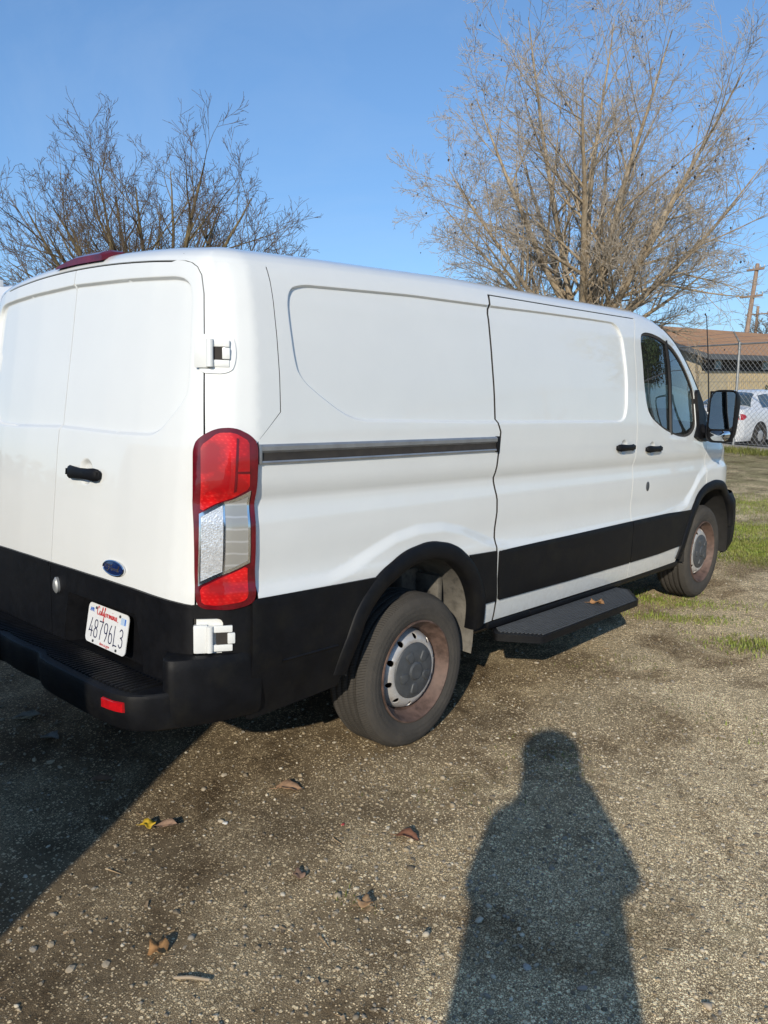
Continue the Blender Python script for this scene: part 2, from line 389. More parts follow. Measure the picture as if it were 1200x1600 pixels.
def Xbase(y, z):
    y = np.asarray(y,float); z = np.asarray(z,float)
    k = sst((z-1.45)/.5)
    x = np.interp(z-k*hy(y), TZ, TX)
    a = np.clip((y-1.9)/1.2,0,2); b = sst((z-1.12)/.5)
    x = x-b*.085*a*a-(1-b)*.02*np.clip((y-2.2),0,1)**2
    x = x-.012*np.clip((-.2-y)/.7,0,1)**2
    x = x-.7*np.clip(y-3.52,0,1)**2*sst((z-.80)/.1)-.25*np.clip(y-3.62,0,1)**2*(1-sst((z-.80)/.1))
    return x
# plan outline of the rear corner at the reference height (s measured along it)
_cp = np.array([(0.,0.),(.30,.003),(.55,.012),(.72,.026),(.80,.038),(.865,.058),(.938,.140),(.968,.205),(.9735,.33)])  # x , y offset from rear centre
_seg = np.hypot(*np.diff(_cp,axis=0).T); _cs = np.concatenate([[0],np.cumsum(_seg)])
S_END = _cs[-1]                       # here the side begins (D seam)
_g = np.linspace(0,S_END,900)
def _sm(v):
    h=_g[1]-_g[0]; sig=.010; w=int(3*sig/h); k=np.exp(-.5*(np.arange(-w,w+1)*h/sig)**2); k/=k.sum()
    return np.convolve(np.pad(v,w,mode='reflect',reflect_type='odd'),k,'valid')
_gx = _sm(np.interp(_g,_cs,_cp[:,0])); _gy = _sm(np.interp(_g,_cs,_cp[:,1]))
_wx = np.interp(_g,[0,.55,.80,.87,.98,1.05,S_END],[0,0,.15,.4,.85,1,1]); _wy = np.interp(_g,[0,.80,.90,.98,1.06,S_END],[1,1,.9,.65,.3,0])
ZREF = 1.5; YC0 = float(np.interp(ZREF,RZ,RY)); Y_D = YC0+.33
X_D0 = float(Xbase(Y_D,ZREF))
_gx = _gx*(X_D0/_gx[-1])
def Pcorner(s, z):
    """skin point for rear + corner, s from the centre line round to the side"""
    s = np.asarray(s,float); z = np.asarray(z,float)
    a = np.abs(s); sg = np.where(s<0,-1.,1.)
    x = np.interp(a,_g,_gx); y = YC0+np.interp(a,_g,_gy)
    wx = np.interp(a,_g,_wx); wy = np.interp(a,_g,_wy)
    kz = sst((z-1.45)/.5)*.075*0.9
    dx = Xbase(Y_D,z)-X_D0
    dy = np.interp(z+kz*0,RZ,RY)-YC0
    side = a>S_END
    yy = np.where(side, Y_D+(a-S_END), y+wy*dy)
    xx = np.where(side, Xbase(yy,z), x+wx*dx)
    return np.stack([sg*xx,yy,z*np.ones_like(xx)],-1)
def s_of_y(y): return S_END+(y-Y_D)
def crown(x): return 2.14-.071*np.asarray(x)**2
def ztop(s):
    z = np.full(np.shape(s),2.0)
    for _ in range(12):
        P = Pcorner(s,z); z = crown(P[...,0])+hy(P[...,1])-.06
    return z
# ------------------------------------------------------------------ the cargo van (y forward, x to its right; it stands slightly nose-down)
RAKE = 0.04018
van = empty('cargo_van', (0,0,0), (-RAKE,0,0))
tag(van, 'white cargo van with black lower trim and red tail lights on the gravel', 'van')
REC = rnd([(-.655,1.912),(-.05,1.945),(.53,1.962),(1.007,1.979),(1.559,1.994),(1.80,1.998),(1.862,1.93),(1.897,1.69),(1.888,1.49),(1.84,1.432),(.5,1.428),(-.394,1.434),(-.478,1.455),(-.603,1.525),(-.691,1.584),(-.711,1.65),(-.719,1.783),(-.716,1.88)],.03,3)
FLR = [(-1.2,.30),(-1.2,.868),(-.80,.866),(-.57,.870),(-.46,.897),(-.33,.945),(-.20,.985),(-.05,1.005),(.12,1.0),(.27,.97),(.40,.925),(.52,.878),(.64,.857),(.9,.850),(2.45,.850),(2.68,.860),(2.84,.892),(2.96,.965),(3.08,1.06),(3.22,1.12),(3.45,1.15),(3.8,1.13),(4.4,1.1),(4.4,.30)]
DENT = [(2.255,1.262,.046),(1.855,1.280,.046)]
REAR_HALF = [(0,1.936),(.40,1.926),(.70,1.911),(.757,1.896),(.779,1.86),(.797,1.634),(.803,1.54),(.794,1.50),(.724,1.428),(.690,1.398),(.655,1.380),(.62,1.373),(.42,1.371),(0,1.381)]
REARREC = rnd(REAR_HALF+[(-a,b) for a,b in REAR_HALF[::-1] if a>0],.02,2)
def pts2(a,b): return np.stack([np.ravel(a),np.ravel(b)],1)
def side_disp(y,z):
    p=pts2(y,z); s=sdf(p,REC); d=-.013*sst((-s+.0055)/.011)
    f=sdf(p,FLR); d=d+.016*sst((-f)/.055)
    for cy,cz,r_ in DENT:
        q=np.hypot(p[:,0]-cy,p[:,1]-cz); d=d-.016*sst((r_-q)/.024)
    return d
def SideSkin(y,z):
    y=np.ravel(np.asarray(y,float)); z=np.ravel(np.asarray(z,float)); X=Pcorner(s_of_y(y),z); X[:,0]+=side_disp(y,z); return X
def RearSkin(s,z):
    s=np.ravel(np.asarray(s,float)); z=np.ravel(np.asarray(z,float)); X=Pcorner(s,z); X[:,1]+=.016*sst((-sdf(pts2(s,z),REARREC)+.0075)/.015)+.018*sst((.052-np.hypot(s-.236,z-1.216))/.026); return X
def RearSkinL(s,z):
    s=np.ravel(np.asarray(s,float)); z=np.ravel(np.asarray(z,float)); X=Pcorner(s,z); X[:,1]+=.016*sst((-sdf(pts2(s,z),REARREC)+.0075)/.015); return X
def CornerSkin(s,z):
    return Pcorner(np.ravel(np.asarray(s,float)),np.ravel(np.asarray(z,float)))
W=MAT['white']; BK=MAT['black']; BT=MAT['black_tex']
recf=[(offs(REC,d),.016) for d in (-.012,-.006,-.003,0,.003,.006,.012)]
flf=[(offs(FLR,d),.03) for d in (0,.014,.028,.042,.056)]
_c=lambda a,b,r: [(a+r*math.cos(t),b+r*math.sin(t)) for t in np.linspace(0,6.1,30)]
flf2=[(_c(a,b,r),.02) for a,b,_ in DENT for r in (.048,.04,.032,.022)]; flf=flf+flf2
prof=[([(-.9,z),(3.9,z)],.05,False) for z in (.835,.85,.862,.878,.895,1.09,1.11,1.13,1.15,1.162,1.175,1.19,1.205,1.22)]
RARCH=[(-.505,.447),(-.490,.531),(-.415,.701),(-.303,.805),(-.15,.873),(.02,.898),(.18,.868),(.301,.786),(.372,.70),(.415,.60),(.445,.462)]
FARCH=[(2.79,.481),(2.833,.63),(2.965,.82),(3.09,.905),(3.22,.957),(3.40,.98),(3.55,.965),(3.66,.92),(3.75,.862)]
GAP=[(.54,2.016),(.512,1.926),(.515,1.721),(.523,1.545),(.524,1.44),(.537,1.41),(.551,1.381),(.543,1.33),(.533,1.27),(.522,1.165),(.533,1.11),(.545,1.06),(.545,1.0),(.532,.90),(.524,.835),(.530,.70),(.546,.58),(.556,.465)]
BSEAM=[(2.087,2.062),(2.04,1.97),(2.012,1.884),(2.018,1.75),(2.022,1.618),(2.023,1.387),(2.021,1.271),(2.014,1.115),(2.000,.97),(1.990,.822),(1.985,.62),(1.992,.56),(2.03,.458)]
def sh(l,d): return [(a+d,b) for a,b in l]
def topz(y): return float(ztop(np.array([s_of_y(y)]))[0])
# rear quarter panel
DSEAM=[(-.786,1.99),(-.787,1.886),(-.787,1.734),(-.787,1.58),(-.790,1.462),(-.885,1.364)]
top=[(y,topz(y)) for y in np.linspace(.533,-.784,28)]
Q=top[:1]+top[1:]+sh(DSEAM[1:],.002)+[(-.884,.42),(-.505,.42)]+RARCH+[(.444,.46)]+sh(GAP[::-1],-.0065)[:-1]
for mir in (False,True):
    q=panel('quarter_panel',SideSkin,Q,W,van,feats=recf+flf+prof,step=.035,mirror=mir,flange_mat=MAT['gapdark'])
# sliding door
D=sh(GAP,.0065)
stop=[(y,topz(y)-.006) for y in np.linspace(.546,2.078,30)]
D=stop+sh(BSEAM,-.0028)[1:]+D[::-1][:-1]
doors={}
for mir in (False,True):
    doors[mir]=panel('sliding_door',SideSkin,D,W,van,feats=recf+flf+prof,step=.035,mirror=mir,flange=.02,flange_mat=MAT['gapdark'])
# front door
WIN=rnd([(2.105,1.945),(2.165,1.978),(2.30,1.982),(2.45,1.966),(2.66,1.922),(2.80,1.865),(2.93,1.795),(3.08,1.700),(3.172,1.630),(3.165,1.515),(3.10,1.395),(2.98,1.345),(2.85,1.325),(2.72,1.328),(2.60,1.346),(2.45,1.378),(2.34,1.413),(2.22,1.462),(2.165,1.53),(2.13,1.66)],.03,2)
DTOP=[(2.09,2.058),(2.22,2.060),(2.35,2.054),(2.53,2.022),(2.68,1.968),(2.82,1.905),(2.95,1.84),(3.12,1.745),(3.28,1.655),(3.40,1.575)]
FD=DTOP+[(3.335,1.45),(3.262,1.29),(3.245,1.147),(3.226,.972),(3.09,.907),(2.965,.82),(2.833,.63),(2.795,.50),(2.79,.462)]+sh(BSEAM[::-1],.0028)[:-1]
winf=[(offs(WIN,-d),.025) for d in (.008,.02,.035)]
fdoors={}
for mir in (False,True):
    fdoors[mir]=panel('front_door',SideSkin,FD,W,van,holes=[WIN],feats=flf+prof+winf,step=.035,mirror=mir,flange=.02)
    d=fdoors[mir]
    # window rubber frame, glass and the divider bar
    panel('window_seal',SideSkin,offs(WIN,-.001),MAT['gapdark'],d,holes=[offs(WIN,.016)],step=.03,offset=-.006,flange=.012,mirror=mir)
    panel('window_pane',SideSkin,offs(WIN,.012),MAT['glass'],d,step=.05,offset=-.012,flange=0,mirror=mir)
    sgn=-1 if mir else 1
    mb=MB(); P=[SideSkin([y],[z])[0] for y,z in ((2.545,1.955),(2.575,1.80),(2.590,1.676),(2.585,1.50),(2.566,1.345))]
    mb.tube([(sgn*(x-.006),y,z) for x,y,z in P],.014,6); mb.build('window_divider',MAT['black'],d)
# fender
FN=[(3.342,1.45),(3.40,1.46),(3.46,1.40),(3.52,1.345),(3.60,1.295),(3.75,1.235),(3.90,1.16),(4.02,1.08),(4.10,1.0),(4.12,.86),(3.80,.858)]+FARCH[::-1][:5]+[(3.232,.962),(3.250,1.147),(3.267,1.29)]
for mir in (False,True): panel('fender',SideSkin,FN,W,van,feats=flf,step=.03,mirror=mir)
# rear corner panels
DE=[(.690,1.972),(.730,1.966),(.768,1.957),(.800,1.94),(.826,1.912),(.843,1.85),(.853,1.75),(.864,1.634),(.884,1.38),(.888,.805)]
zt=lambda s: float(ztop(np.array([s]))[0])
ctop=[(s,zt(s)) for s in np.linspace(.735,1.154,22)]
CP=ctop+[(a-.0015+S_END-Y_D,b) for a,b in DSEAM[1:-1]]+[(1.066,1.372),(1.053,1.352),(1.053,.42),(.893,.42)]+[(a+.006,b) for a,b in DE[::-1][:-2]]
cf=[([(s,.4),(s,2.0)],.04,False) for s in (.93,.95,.965,.98,.995,1.015,1.03,1.045)]
for mir in (False,True): panel('corner_panel',CornerSkin,CP,W,van,feats=cf,step=.03,mirror=mir,flange_mat=MAT['gapdark'])
# roof
_so=np.concatenate([np.linspace(0,S_END,50),s_of_y(np.linspace(Y_D+.04,2.08,40))]); _po=Pcorner(_so,ztop(_so))
_fx=[SideSkin([y],[z])[0] for y,z in ((2.22,2.062),(2.35,2.056),(2.53,2.024))]
_edge=[tuple(a[:2]) for a in _po]+[tuple(a[:2]) for a in _fx]
_ez=[a[2] for a in _po]+[a[2] for a in _fx]
_drop_d=np.array([0,.012,.03,.055,.08,.11,.15,.22]); _drop_v=np.array([.06,.044,.030,.0185,.0115,.006,.002,0])
_ep=np.array(_edge); _big=_edge+[(_edge[-1][0],6.0)]; _big=_big+[(-a,b) for a,b in _big[::-1] if a>1e-6]
def RoofSkin(x,y):
    x=np.ravel(x).astype(float); y=np.ravel(y).astype(float); P=np.stack([x,y],1)
    d=-sdf(P,_big)
    z=crown(x)+hy(y)-np.interp(d,_drop_d,_drop_v)+np.minimum(d,0)*1.5-.30*np.clip(y-2.12,0,2)**2*sst((y-2.1)/.2)
    return np.stack([x,y,z],1)
RoofSkin.out=(0,0,1)
RO=_edge+[(0.6,2.62),(.3,2.66),(0,2.67)]
RO=RO+[(-a,b) for a,b in RO[::-1] if a>1e-6]
re=np.array(_edge); 
ring=[]
for d in (.008,.018,.03,.045,.065,.09,.12,.16): ring.append((offs(RO,d),.03))
roof=panel('roof',RoofSkin,RO,W,van,feats=ring,step=.06,flange=.004)
# pressed ribs on the roof
mb=MB()
for x in (-.52,-.26,0,.26,.52):
    for y0,y1 in ((-.7,1.7),):
        V=[];F=[]; ys=np.linspace(y0,y1,24)
        for y in ys:
            for dx,dz in ((-.045,0),(-.025,.010),(.025,.010),(.045,0)):
                z=RoofSkin([x+dx],[y])[0,2]; V.append((x+dx,y,z+dz-.001))
        F=[(i*4+j,i*4+j+1,i*4+5+j,i*4+4+j) for i in range(len(ys)-1) for j in range(3)]
        mb.add(V,F)
mb.build('roof_ribs',W,roof,sharp=60)
# rear doors
def rdoor(mir):
    top=[(s,zt(s)-.007) for s in np.linspace(.0025,.66,22)]
    o=top+DE+[(.80,.812),(.60,.824),(.40,.829),(.2,.831),(.0025,.831)]
    rf=[(offs(REARREC,d),.022) for d in (-.016,-.0075,-.003,.003,.0075,.016)]+[(_c(.236,1.216,r),.02) for r in (.054,.045,.036,.026)]
    d=panel('rear_door',RearSkinL if mir else RearSkin,o,W,van,feats=rf,step=.032,mirror=mir,flange=.018)
    # black lower trim of the door
    lo=[(.0025,.826),(.2,.826),(.40,.824),(.60,.819),(.80,.807),(.884,.800),(.884,.47),(.0025,.47)]
    pk=[(.15,.738),(.615,.738),(.655,.60),(.660,.50),(.105,.50),(.115,.60)]
    panel('lower_trim',CornerSkin,lo,BK,d,step=.04,mirror=mir,flange=.02,offset=.004,holes=[] if mir else [pk])
    if not mir:
        V=[];n=len(pk)
        for a,b in pk: q=CornerSkin([a],[b])[0]; V.append((q[0],q[1]-.003,q[2]))
        for a,b in pk: V.append((.385+(a-.385)*.9,-1.105,.62+(b-.62)*.92))
        mb=MB(); mb.add(V,[(i,(i+1)%n,n+(i+1)%n,n+i) for i in range(n)]+[tuple(range(n,2*n))]); mb.build('plate_pocket',BK,d,sharp=20)
    lip=[(.0025,.836),(.2,.836),(.40,.834),(.60,.829),(.80,.817),(.884,.809),(.884,.797),(.80,.804),(.60,.816),(.4,.821),(.2,.823),(.0025,.823)]
    panel('trim_lip',CornerSkin,lip,BK,d,step=.04,mirror=mir,flange=.012,offset=.012)
    return d
rdR=rdoor(False); rdL=rdoor(True)
# dark door-frame behind the seams so that no light comes through
def seal(name,S,pts,w,off,closed=False,mir=False,mat=None):
    l=[(a,b) for a,b in pts]; P=np.array(l,float); t=np.gradient(P,axis=0); t/=np.maximum(np.hypot(t[:,0],t[:,1]),1e-9)[:,None]; n=np.stack([-t[:,1],t[:,0]],1)
    o=[tuple(q) for q in P+n*w]+[tuple(q) for q in (P-n*w)[::-1]]
    return panel(name,S,o,mat or MAT['gapdark'],van,step=.04,offset=off,flange=0,mirror=mir)
for mir in (False,True):
    seal('door_seal',SideSkin,GAP,.03,-.017,mir=mir); seal('door_seal',SideSkin,BSEAM,.03,-.017,mir=mir)
    seal('door_seal',CornerSkin,DE,.03,-.016,mir=mir)
    seal('door_seal',SideSkin,[(y,topz(y)-.006) for y in np.linspace(.55,2.08,20)],.025,-.016,mir=mir)
    seal('door_seal',SideSkin,DSEAM,.02,-.010,mir=mir,mat=W)
seal('door_seal',CornerSkin,[(0,z) for z in np.linspace(.45,2.0,20)],.03,-.022,mat=W)
seal('door_seal',CornerSkin,[(s,zt(abs(s))-.006) for s in np.linspace(-.72,.72,40)],.02,-.014)
# upper and lower side cladding, arch trims
RO2=[(-.545,.42)]+RARCH+[(.447,.43)]
for mir in (False,True):
    c1=[(-.905,.822),(-.616,.819),(-.318,.815),(-.29,.80),(-.40,.70),(-.475,.53),(-.49,.40),(-.90,.375)]
    c=panel('side_cladding',SideSkin,rnd(c1,.01,2),BT,van,step=.04,mirror=mir,offset=.010,flange=.02,feats=[([(-.9,z),(-.4,z)],.04,False) for z in (.60,.575)])
    mb=MB(); sg=-1 if mir else 1
    V=[];ys=np.linspace(-.80,-.53,10)
    for y in ys:
        x=SideSkin([y],[.57])[0,0]
        for dz,dx in ((.008,.009),(.0,.016),(-.010,.009)): V.append((sg*(x+dx),y,.578+dz-.02*(y+.7)*0))
    mb.add(V,[(i*3+j,i*3+j+1,i*3+4+j,i*3+3+j) for i in range(9) for j in range(2)]); mb.build('cladding_ridge',BT,c)
    c2=[(.30,.826),(.512,.820),(.520,.70),(.534,.573),(.42,.573),(.36,.70)]
    panel('side_cladding',SideSkin,c2,BT,van,step=.04,mirror=mir,offset=.010,flange=.02)
    c3=[(.540,.816),(1.2,.818),(1.984,.824),(1.978,.70),(1.980,.568),(1.2,.568),(.556,.574),(.541,.68)]
    panel('side_cladding',SideSkin,rnd(c3,.006,1),BT,doors[mir],step=.05,mirror=mir,offset=.010,flange=.02)
    c4=[(1.996,.824),(2.51,.826),(2.955,.818),(2.83,.63),(2.80,.583),(2.4,.570),(1.992,.568),(1.990,.70)]
    panel('side_cladding',SideSkin,rnd(c4,.006,1),BT,fdoors[mir],step=.05,mirror=mir,offset=.010,flange=.02)
    # wheel arch trims: swept rounded strips following the openings
    for arc,cy,cz,ext in ((RARCH,-.02,.45,.052),(FARCH+[(3.80,.80),(3.83,.72),(3.84,.62)],3.36,.50,.045)):
        A=np.array(dens(rnd(arc,.03,2,closed=False),.03,closed=False)); secs=[]
        t=np.gradient(A,axis=0); t/=np.hypot(t[:,0],t[:,1])[:,None]; n=np.stack([t[:,1],-t[:,0]],1)
        cvec=np.array([cy,cz])-A; n*=np.where((n*cvec).sum(1)<0,-1,1)[:,None]   # towards the wheel
        xs=SideSkin(A[:,0],A[:,1])[:,0]
        V=[];pf=[(-.026,.000),(-.024,.010),(-.018,.016),(.0,.021),(.022,.022),(ext-.012,.018),(ext,.010),(ext+.003,-.006),(ext-.002,-.05)]
        for i in range(len(A)):
            for a,dx in pf:
                q=A[i]+n[i]*a; V.append(((-1 if mir else 1)*(xs[i]+dx),q[0],q[1]))
        m=len(pf);F=[(i*m+j,i*m+j+1,(i+1)*m+j+1,(i+1)*m+j) for i in range(len(A)-1) for j in range(m-1)]
        o=mk('wheel_arch_trim',V,F,BT,van,sharp=50)
    # wheel housings
    for cy,cz,R0,a0,a1 in ((-.02,.455,.415,-10,190),(3.36,.50,.44,-20,200)):
        pass
    for cy,cz,R0,a0,a1,lm in ((-.03,.44,.425,-14,181,MAT['liner']),(3.34,.52,.425,-14,190,MAT['under'])):
        an=np.radians(np.linspace(a0,a1,30)); V=[];F=[]
        for a in an:
            for x,rr in ((.985,R0),(.94,R0+.012),(.80,R0+.015),(.62,R0+.015),(.60,R0-.02),(.60,.12)):
                V.append(((-1 if mir else 1)*x,cy+math.cos(a)*rr,cz+math.sin(a)*rr))
        F=[(i*6+j,i*6+j+1,(i+1)*6+j+1,(i+1)*6+j) for i in range(len(an)-1) for j in range(5)]
        mk('wheel_housing',V,F,lm,van,sharp=50)
# sliding-door rail on the quarter panel
for mir in (False,True):
    sg=-1 if mir else 1
    ys=np.linspace(-.888,.505,40)
    xr=SideSkin(ys,np.full(40,1.30))[:,0]+.0005
    def sweep(name,pf,mat,parent,y0=None,y1=None):
        V=[];m=len(pf)
        for y,x in zip(ys,xr):
            zz=1.3225+.006*(y+.2)
            for dx,dz in pf: V.append((sg*(x+dx),y,zz+dz))
        F=[(i*m+j,i*m+(j+1)%m,(i+1)*m+(j+1)%m,(i+1)*m+j) for i in range(len(ys)-1) for j in range(m)]+[tuple(range(m)),tuple(range((len(ys)-1)*m,len(ys)*m))]
        mb=MB(); mb.add(V,F); return mb.build(name,mat,parent,sharp=40)
    r=sweep('slide_rail',[(-.02,.034),(.006,.033),(.012,.026),(.0115,.012),(.004,.004),(-.02,.002)],MAT['alu'],van)
    sweep('rail_groove',[(-.022,.003),(.003,.004),(.0025,-.012),(.006,-.018),(.006,-.024),(-.022,-.024)],MAT['gapdark'],r)
    sweep('rail_lip',[(-.02,-.024),(.008,-.0235),(.010,-.029),(.008,-.034),(-.02,-.035)],MAT['alu'],r)
    mb=MB(); mb.box(min(sg*.965,sg*1.004),max(sg*.965,sg*1.004),.505,.528,1.288,1.362,.004); mb.build('rail_stop',BK,r)
    x=float(xr[0]); mb=MB(); mb.box(min(sg*(x-.02),sg*(x+.012)),max(sg*(x-.02),sg*(x+.012)),-.896,-.882,1.284,1.352,.003); mb.build('rail_end',MAT['alu'],r)
# door handles (pull bar over a round dish) on the sliding and front doors, and the rear door
def handle(parent,S,a,b,L,mir=False,horizontal=True,h=.030):
    P=S([a],[b])[0]; e=.01
    da=S([a+e],[b])[0]-S([a-e],[b])[0]; db=S([a],[b+e])[0]-S([a],[b-e])[0]; n=np.cross(da,db); n/=np.linalg.norm(n)
    ref=P-np.array([0,min(max(P[1],-.6),3.2),P[2]])
    if (n*ref).sum()<0: n=-n
    da/=np.linalg.norm(da); db=np.cross(n,da); db*= (1 if db[2]>0 else -1)
    P=P+n*.015
    def w(u,v,k):
        q=P+da*u+db*v+n*k; return (-q[0],q[1],q[2]) if mir else tuple(q)
    # bar
    V=[];m=10; secs=[(-L/2,.5,.010),(-L/2+.008,.92,.020),(-L/2+.03,1.05,.030),(-L*.22,.95,.036),(0,.82,.038),(L*.22,.86,.036),(L/2-.03,1.0,.030),(L/2-.008,.88,.020),(L/2,.45,.010)]
    for u,sc,kk in secs:
        for i in range(m):
            an=2*math.pi*i/m; V.append(w(u,math.cos(an)*h/2*sc,kk*.72+math.sin(an)*.010*sc))
    F=[(i*m+j,i*m+(j+1)%m,(i+1)*m+(j+1)%m,(i+1)*m+j) for i in range(len(secs)-1) for j in range(m)]+[tuple(range(m)),tuple(range((len(secs)-1)*m,len(secs)*m))]
    for u in (-L/2+.016,L/2-.016):
        b0=len(V)
        for kk in (.0,.026):
            for du,dv in ((-.012,-.012),(.012,-.012),(.012,.012),(-.012,.012)): V.append(w(u+du,dv,kk))
        F+=[(b0+i,b0+(i+1)%4,b0+4+(i+1)%4,b0+4+i) for i in range(4)]
    mb=MB(); mb.add(V,F); mb.build('door_handle',BT,parent,sharp=60)
for mir in (False,True):
    handle(doors[mir],SideSkin,1.855,1.278,.215,mir,h=.042)
    handle(fdoors[mir],SideSkin,2.255,1.260,.215,mir,h=.042)
handle(rdR,RearSkin,.236,1.208,.240,False,h=.050)
# key lock on the front door
P=SideSkin([2.221],[1.024])[0]
mb=MB(); V=[];k=20
for r_,x_ in ((.026,.0),(.026,.004),(.020,.006)):
    for i in range(k): V.append((P[0]+x_,P[1]+.8*r_*math.cos(2*math.pi*i/k),P[2]+1.15*r_*math.sin(2*math.pi*i/k)))
mb.add(V,[(j*k+i,j*k+(i+1)%k,(j+1)*k+(i+1)%k,(j+1)*k+i) for j in range(2) for i in range(k)]+[tuple(2*k+i for i in range(k))]); mb.build('lock_cover',MAT['hub'],fdoors[False])
# hinges of the rear doors
def hinge(s0,z0,w_,h_,mir):
    root=None; sg=-1 if mir else 1
    def Mx(s,z,off=0):
        P=CornerSkin([s],[z])[0]; e=.012; da=CornerSkin([s+e],[z])[0]-CornerSkin([s-e],[z])[0]; db=np.array([0,0,1.])
        da/=np.linalg.norm(da); n=np.cross(da,db); n/=np.linalg.norm(n)
        if n[1]>0 and n[0]<.5: n=-n
        return P,da,n
    def blk(name,su,u0,u1,v0,v1,k0,k1,mat,parent,b=.004):
        P,da,n=Mx(su,z0)
        mb=MB(); mb.box(u0,u1,v0,v1,k0,k1,b); V=[]
        for u,v,k in mb.V:
            q=P+da*u+np.array([0,0,1])*v+n*k; V.append((sg*q[0],q[1],q[2]))
        m2=MB(); m2.add(V,mb.F); return m2.build(name,mat,parent,sharp=40)
    a=blk('door_hinge',s0-.018,-.026,.022,-h_/2,h_/2,-.004,.022,W,van,.006)
    P,da,n=Mx(s0,z0)
    m2=MB(); q=P+n*.020+da*.006
    m2.tube([(sg*q[0],q[1],q[2]-h_/2+.004),(sg*q[0],q[1],q[2]+h_/2-.004)],.0125,12); m2.build('hinge_pin',W,a)
    blk('hinge_plate',s0+.045,-.038,.028,h_/2-.028,h_/2-.004,-.004,.016,W,a)
    blk('hinge_plate',s0+.045,-.038,.028,-h_/2+.004,-h_/2+.028,-.004,.016,W,a)
    blk('hinge_plate',s0+.060,-.010,.016,-h_/2+.03,h_/2-.03,-.004,.020,W,a)
    blk('hinge_recess',s0+.048,-.030,.006,-h_/2+.028,h_/2-.028,-.002,.013,MAT['gapdark'],a,.0)
    # moulded surround on the corner panel
    o=rnd([(s0-.035,z0+h_/2+.018),(s0+.075,z0+h_/2+.018),(s0+.098,z0+h_/2-.012),(s0+.098,z0-h_/2+.012),(s0+.075,z0-h_/2-.018),(s0-.035,z0-h_/2-.018)],.02,2)
    return a,o
for mir in (False,True):
    a,o=hinge(.882,1.652,.10,.098,mir)
    panel('hinge_surround',CornerSkin,[q for q in o],W,a,step=.015,offset=.005,flange=.008,mirror=mir)
    hinge(.926,.693,.09,.098,mir)
# tail lights
TL=[(.862,1.338),(.874,1.374),(.924,1.403),(.98,1.407),(1.034,1.380),(1.050,1.352),(1.051,.832),(1.042,.806),(.988,.793),(.905,.800),(.893,.830)]
for mir in (False,True):
    t=panel('tail_light',CornerSkin,rnd(TL,.012,2),MAT['dred'],van,step=.02,offset=.020,flange=.035,mirror=mir)
    t['label']='dark red tail light wrapping the rear corner'
    panel('red_lens',CornerSkin,rnd([(.882,1.345),(.930,1.388),(.978,1.390),(1.024,1.362),(1.030,1.206),(.897,1.126)],.008,1),MAT['red'],t,step=.012,offset=.0225,flange=.003,mirror=mir)
    panel('red_lens',CornerSkin,rnd([(.903,.868),(1.031,.940),(1.031,.836),(1.020,.820),(.952,.810),(.910,.816)],.008,1),MAT['red'],t,step=.012,offset=.0225,flange=.003,mirror=mir)
    panel('clear_lens',CornerSkin,[(.896,1.112),(.966,1.1535),(.969,.922),(.903,.884)],MAT['clear'],t,step=.012,offset=.0240,flange=.004,mirror=mir)
    panel('clear_lens',CornerSkin,[(.966,1.1535),(1.030,1.192),(1.032,.956),(.969,.922)],MAT['dim'],t,step=.012,offset=.0240,flange=.004,mirror=mir)
    panel('lens_rim',CornerSkin,[(.893,1.118),(1.034,1.202),(1.036,.952),(.900,.876)],MAT['chrome'],t,holes=[[(.898,1.108),(1.028,1.186),(1.030,.960),(.905,.892)]],step=.02,offset=.0255,flange=.003,mirror=mir)
    panel('lens_divider',CornerSkin,[(.962,1.150),(.968,1.154),(.971,.925),(.965,.920)],MAT['chrome'],t,step=.02,offset=.0258,flange=.003,mirror=mir)
    panel('lens_divider',CornerSkin,[(.985,1.372),(.991,1.370),(.991,1.200),(.985,1.196)],MAT['dred'],t,step=.02,offset=.0255,flange=.003,mirror=mir)
    panel('lens_divider',CornerSkin,[(.985,1.262),(1.028,1.262),(1.028,1.255),(.985,1.255)],MAT['dred'],t,step=.02,offset=.0257,flange=.003,mirror=mir)
# high brake light on the roof edge
V=[];F=[];xs=np.linspace(-.185,.195,28)
for x in xs:
    e=max(0.0,min(1.0,(x+.185)/.16,(.200-x)/.012))**.6
    for y,dz in ((-.915,-.002),(-.930,.010*e),(-.975,.024*e),(-1.008,.030*e),(-1.020,.022*e),(-1.022,-.004)):
        zr=float(RoofSkin([x],[max(y,-1.004)])[0,2]); V.append((x,y,zr+dz))
m=6;F=[(i*m+j,i*m+j+1,(i+1)*m+j+1,(i+1)*m+j) for i in range(len(xs)-1) for j in range(m-1)]+[tuple(range(m)),tuple(range((len(xs)-1)*m,len(xs)*m))]
mb=MB(); mb.add(V,F); mb.build('brake_light',MAT['dred'],van,sharp=50)
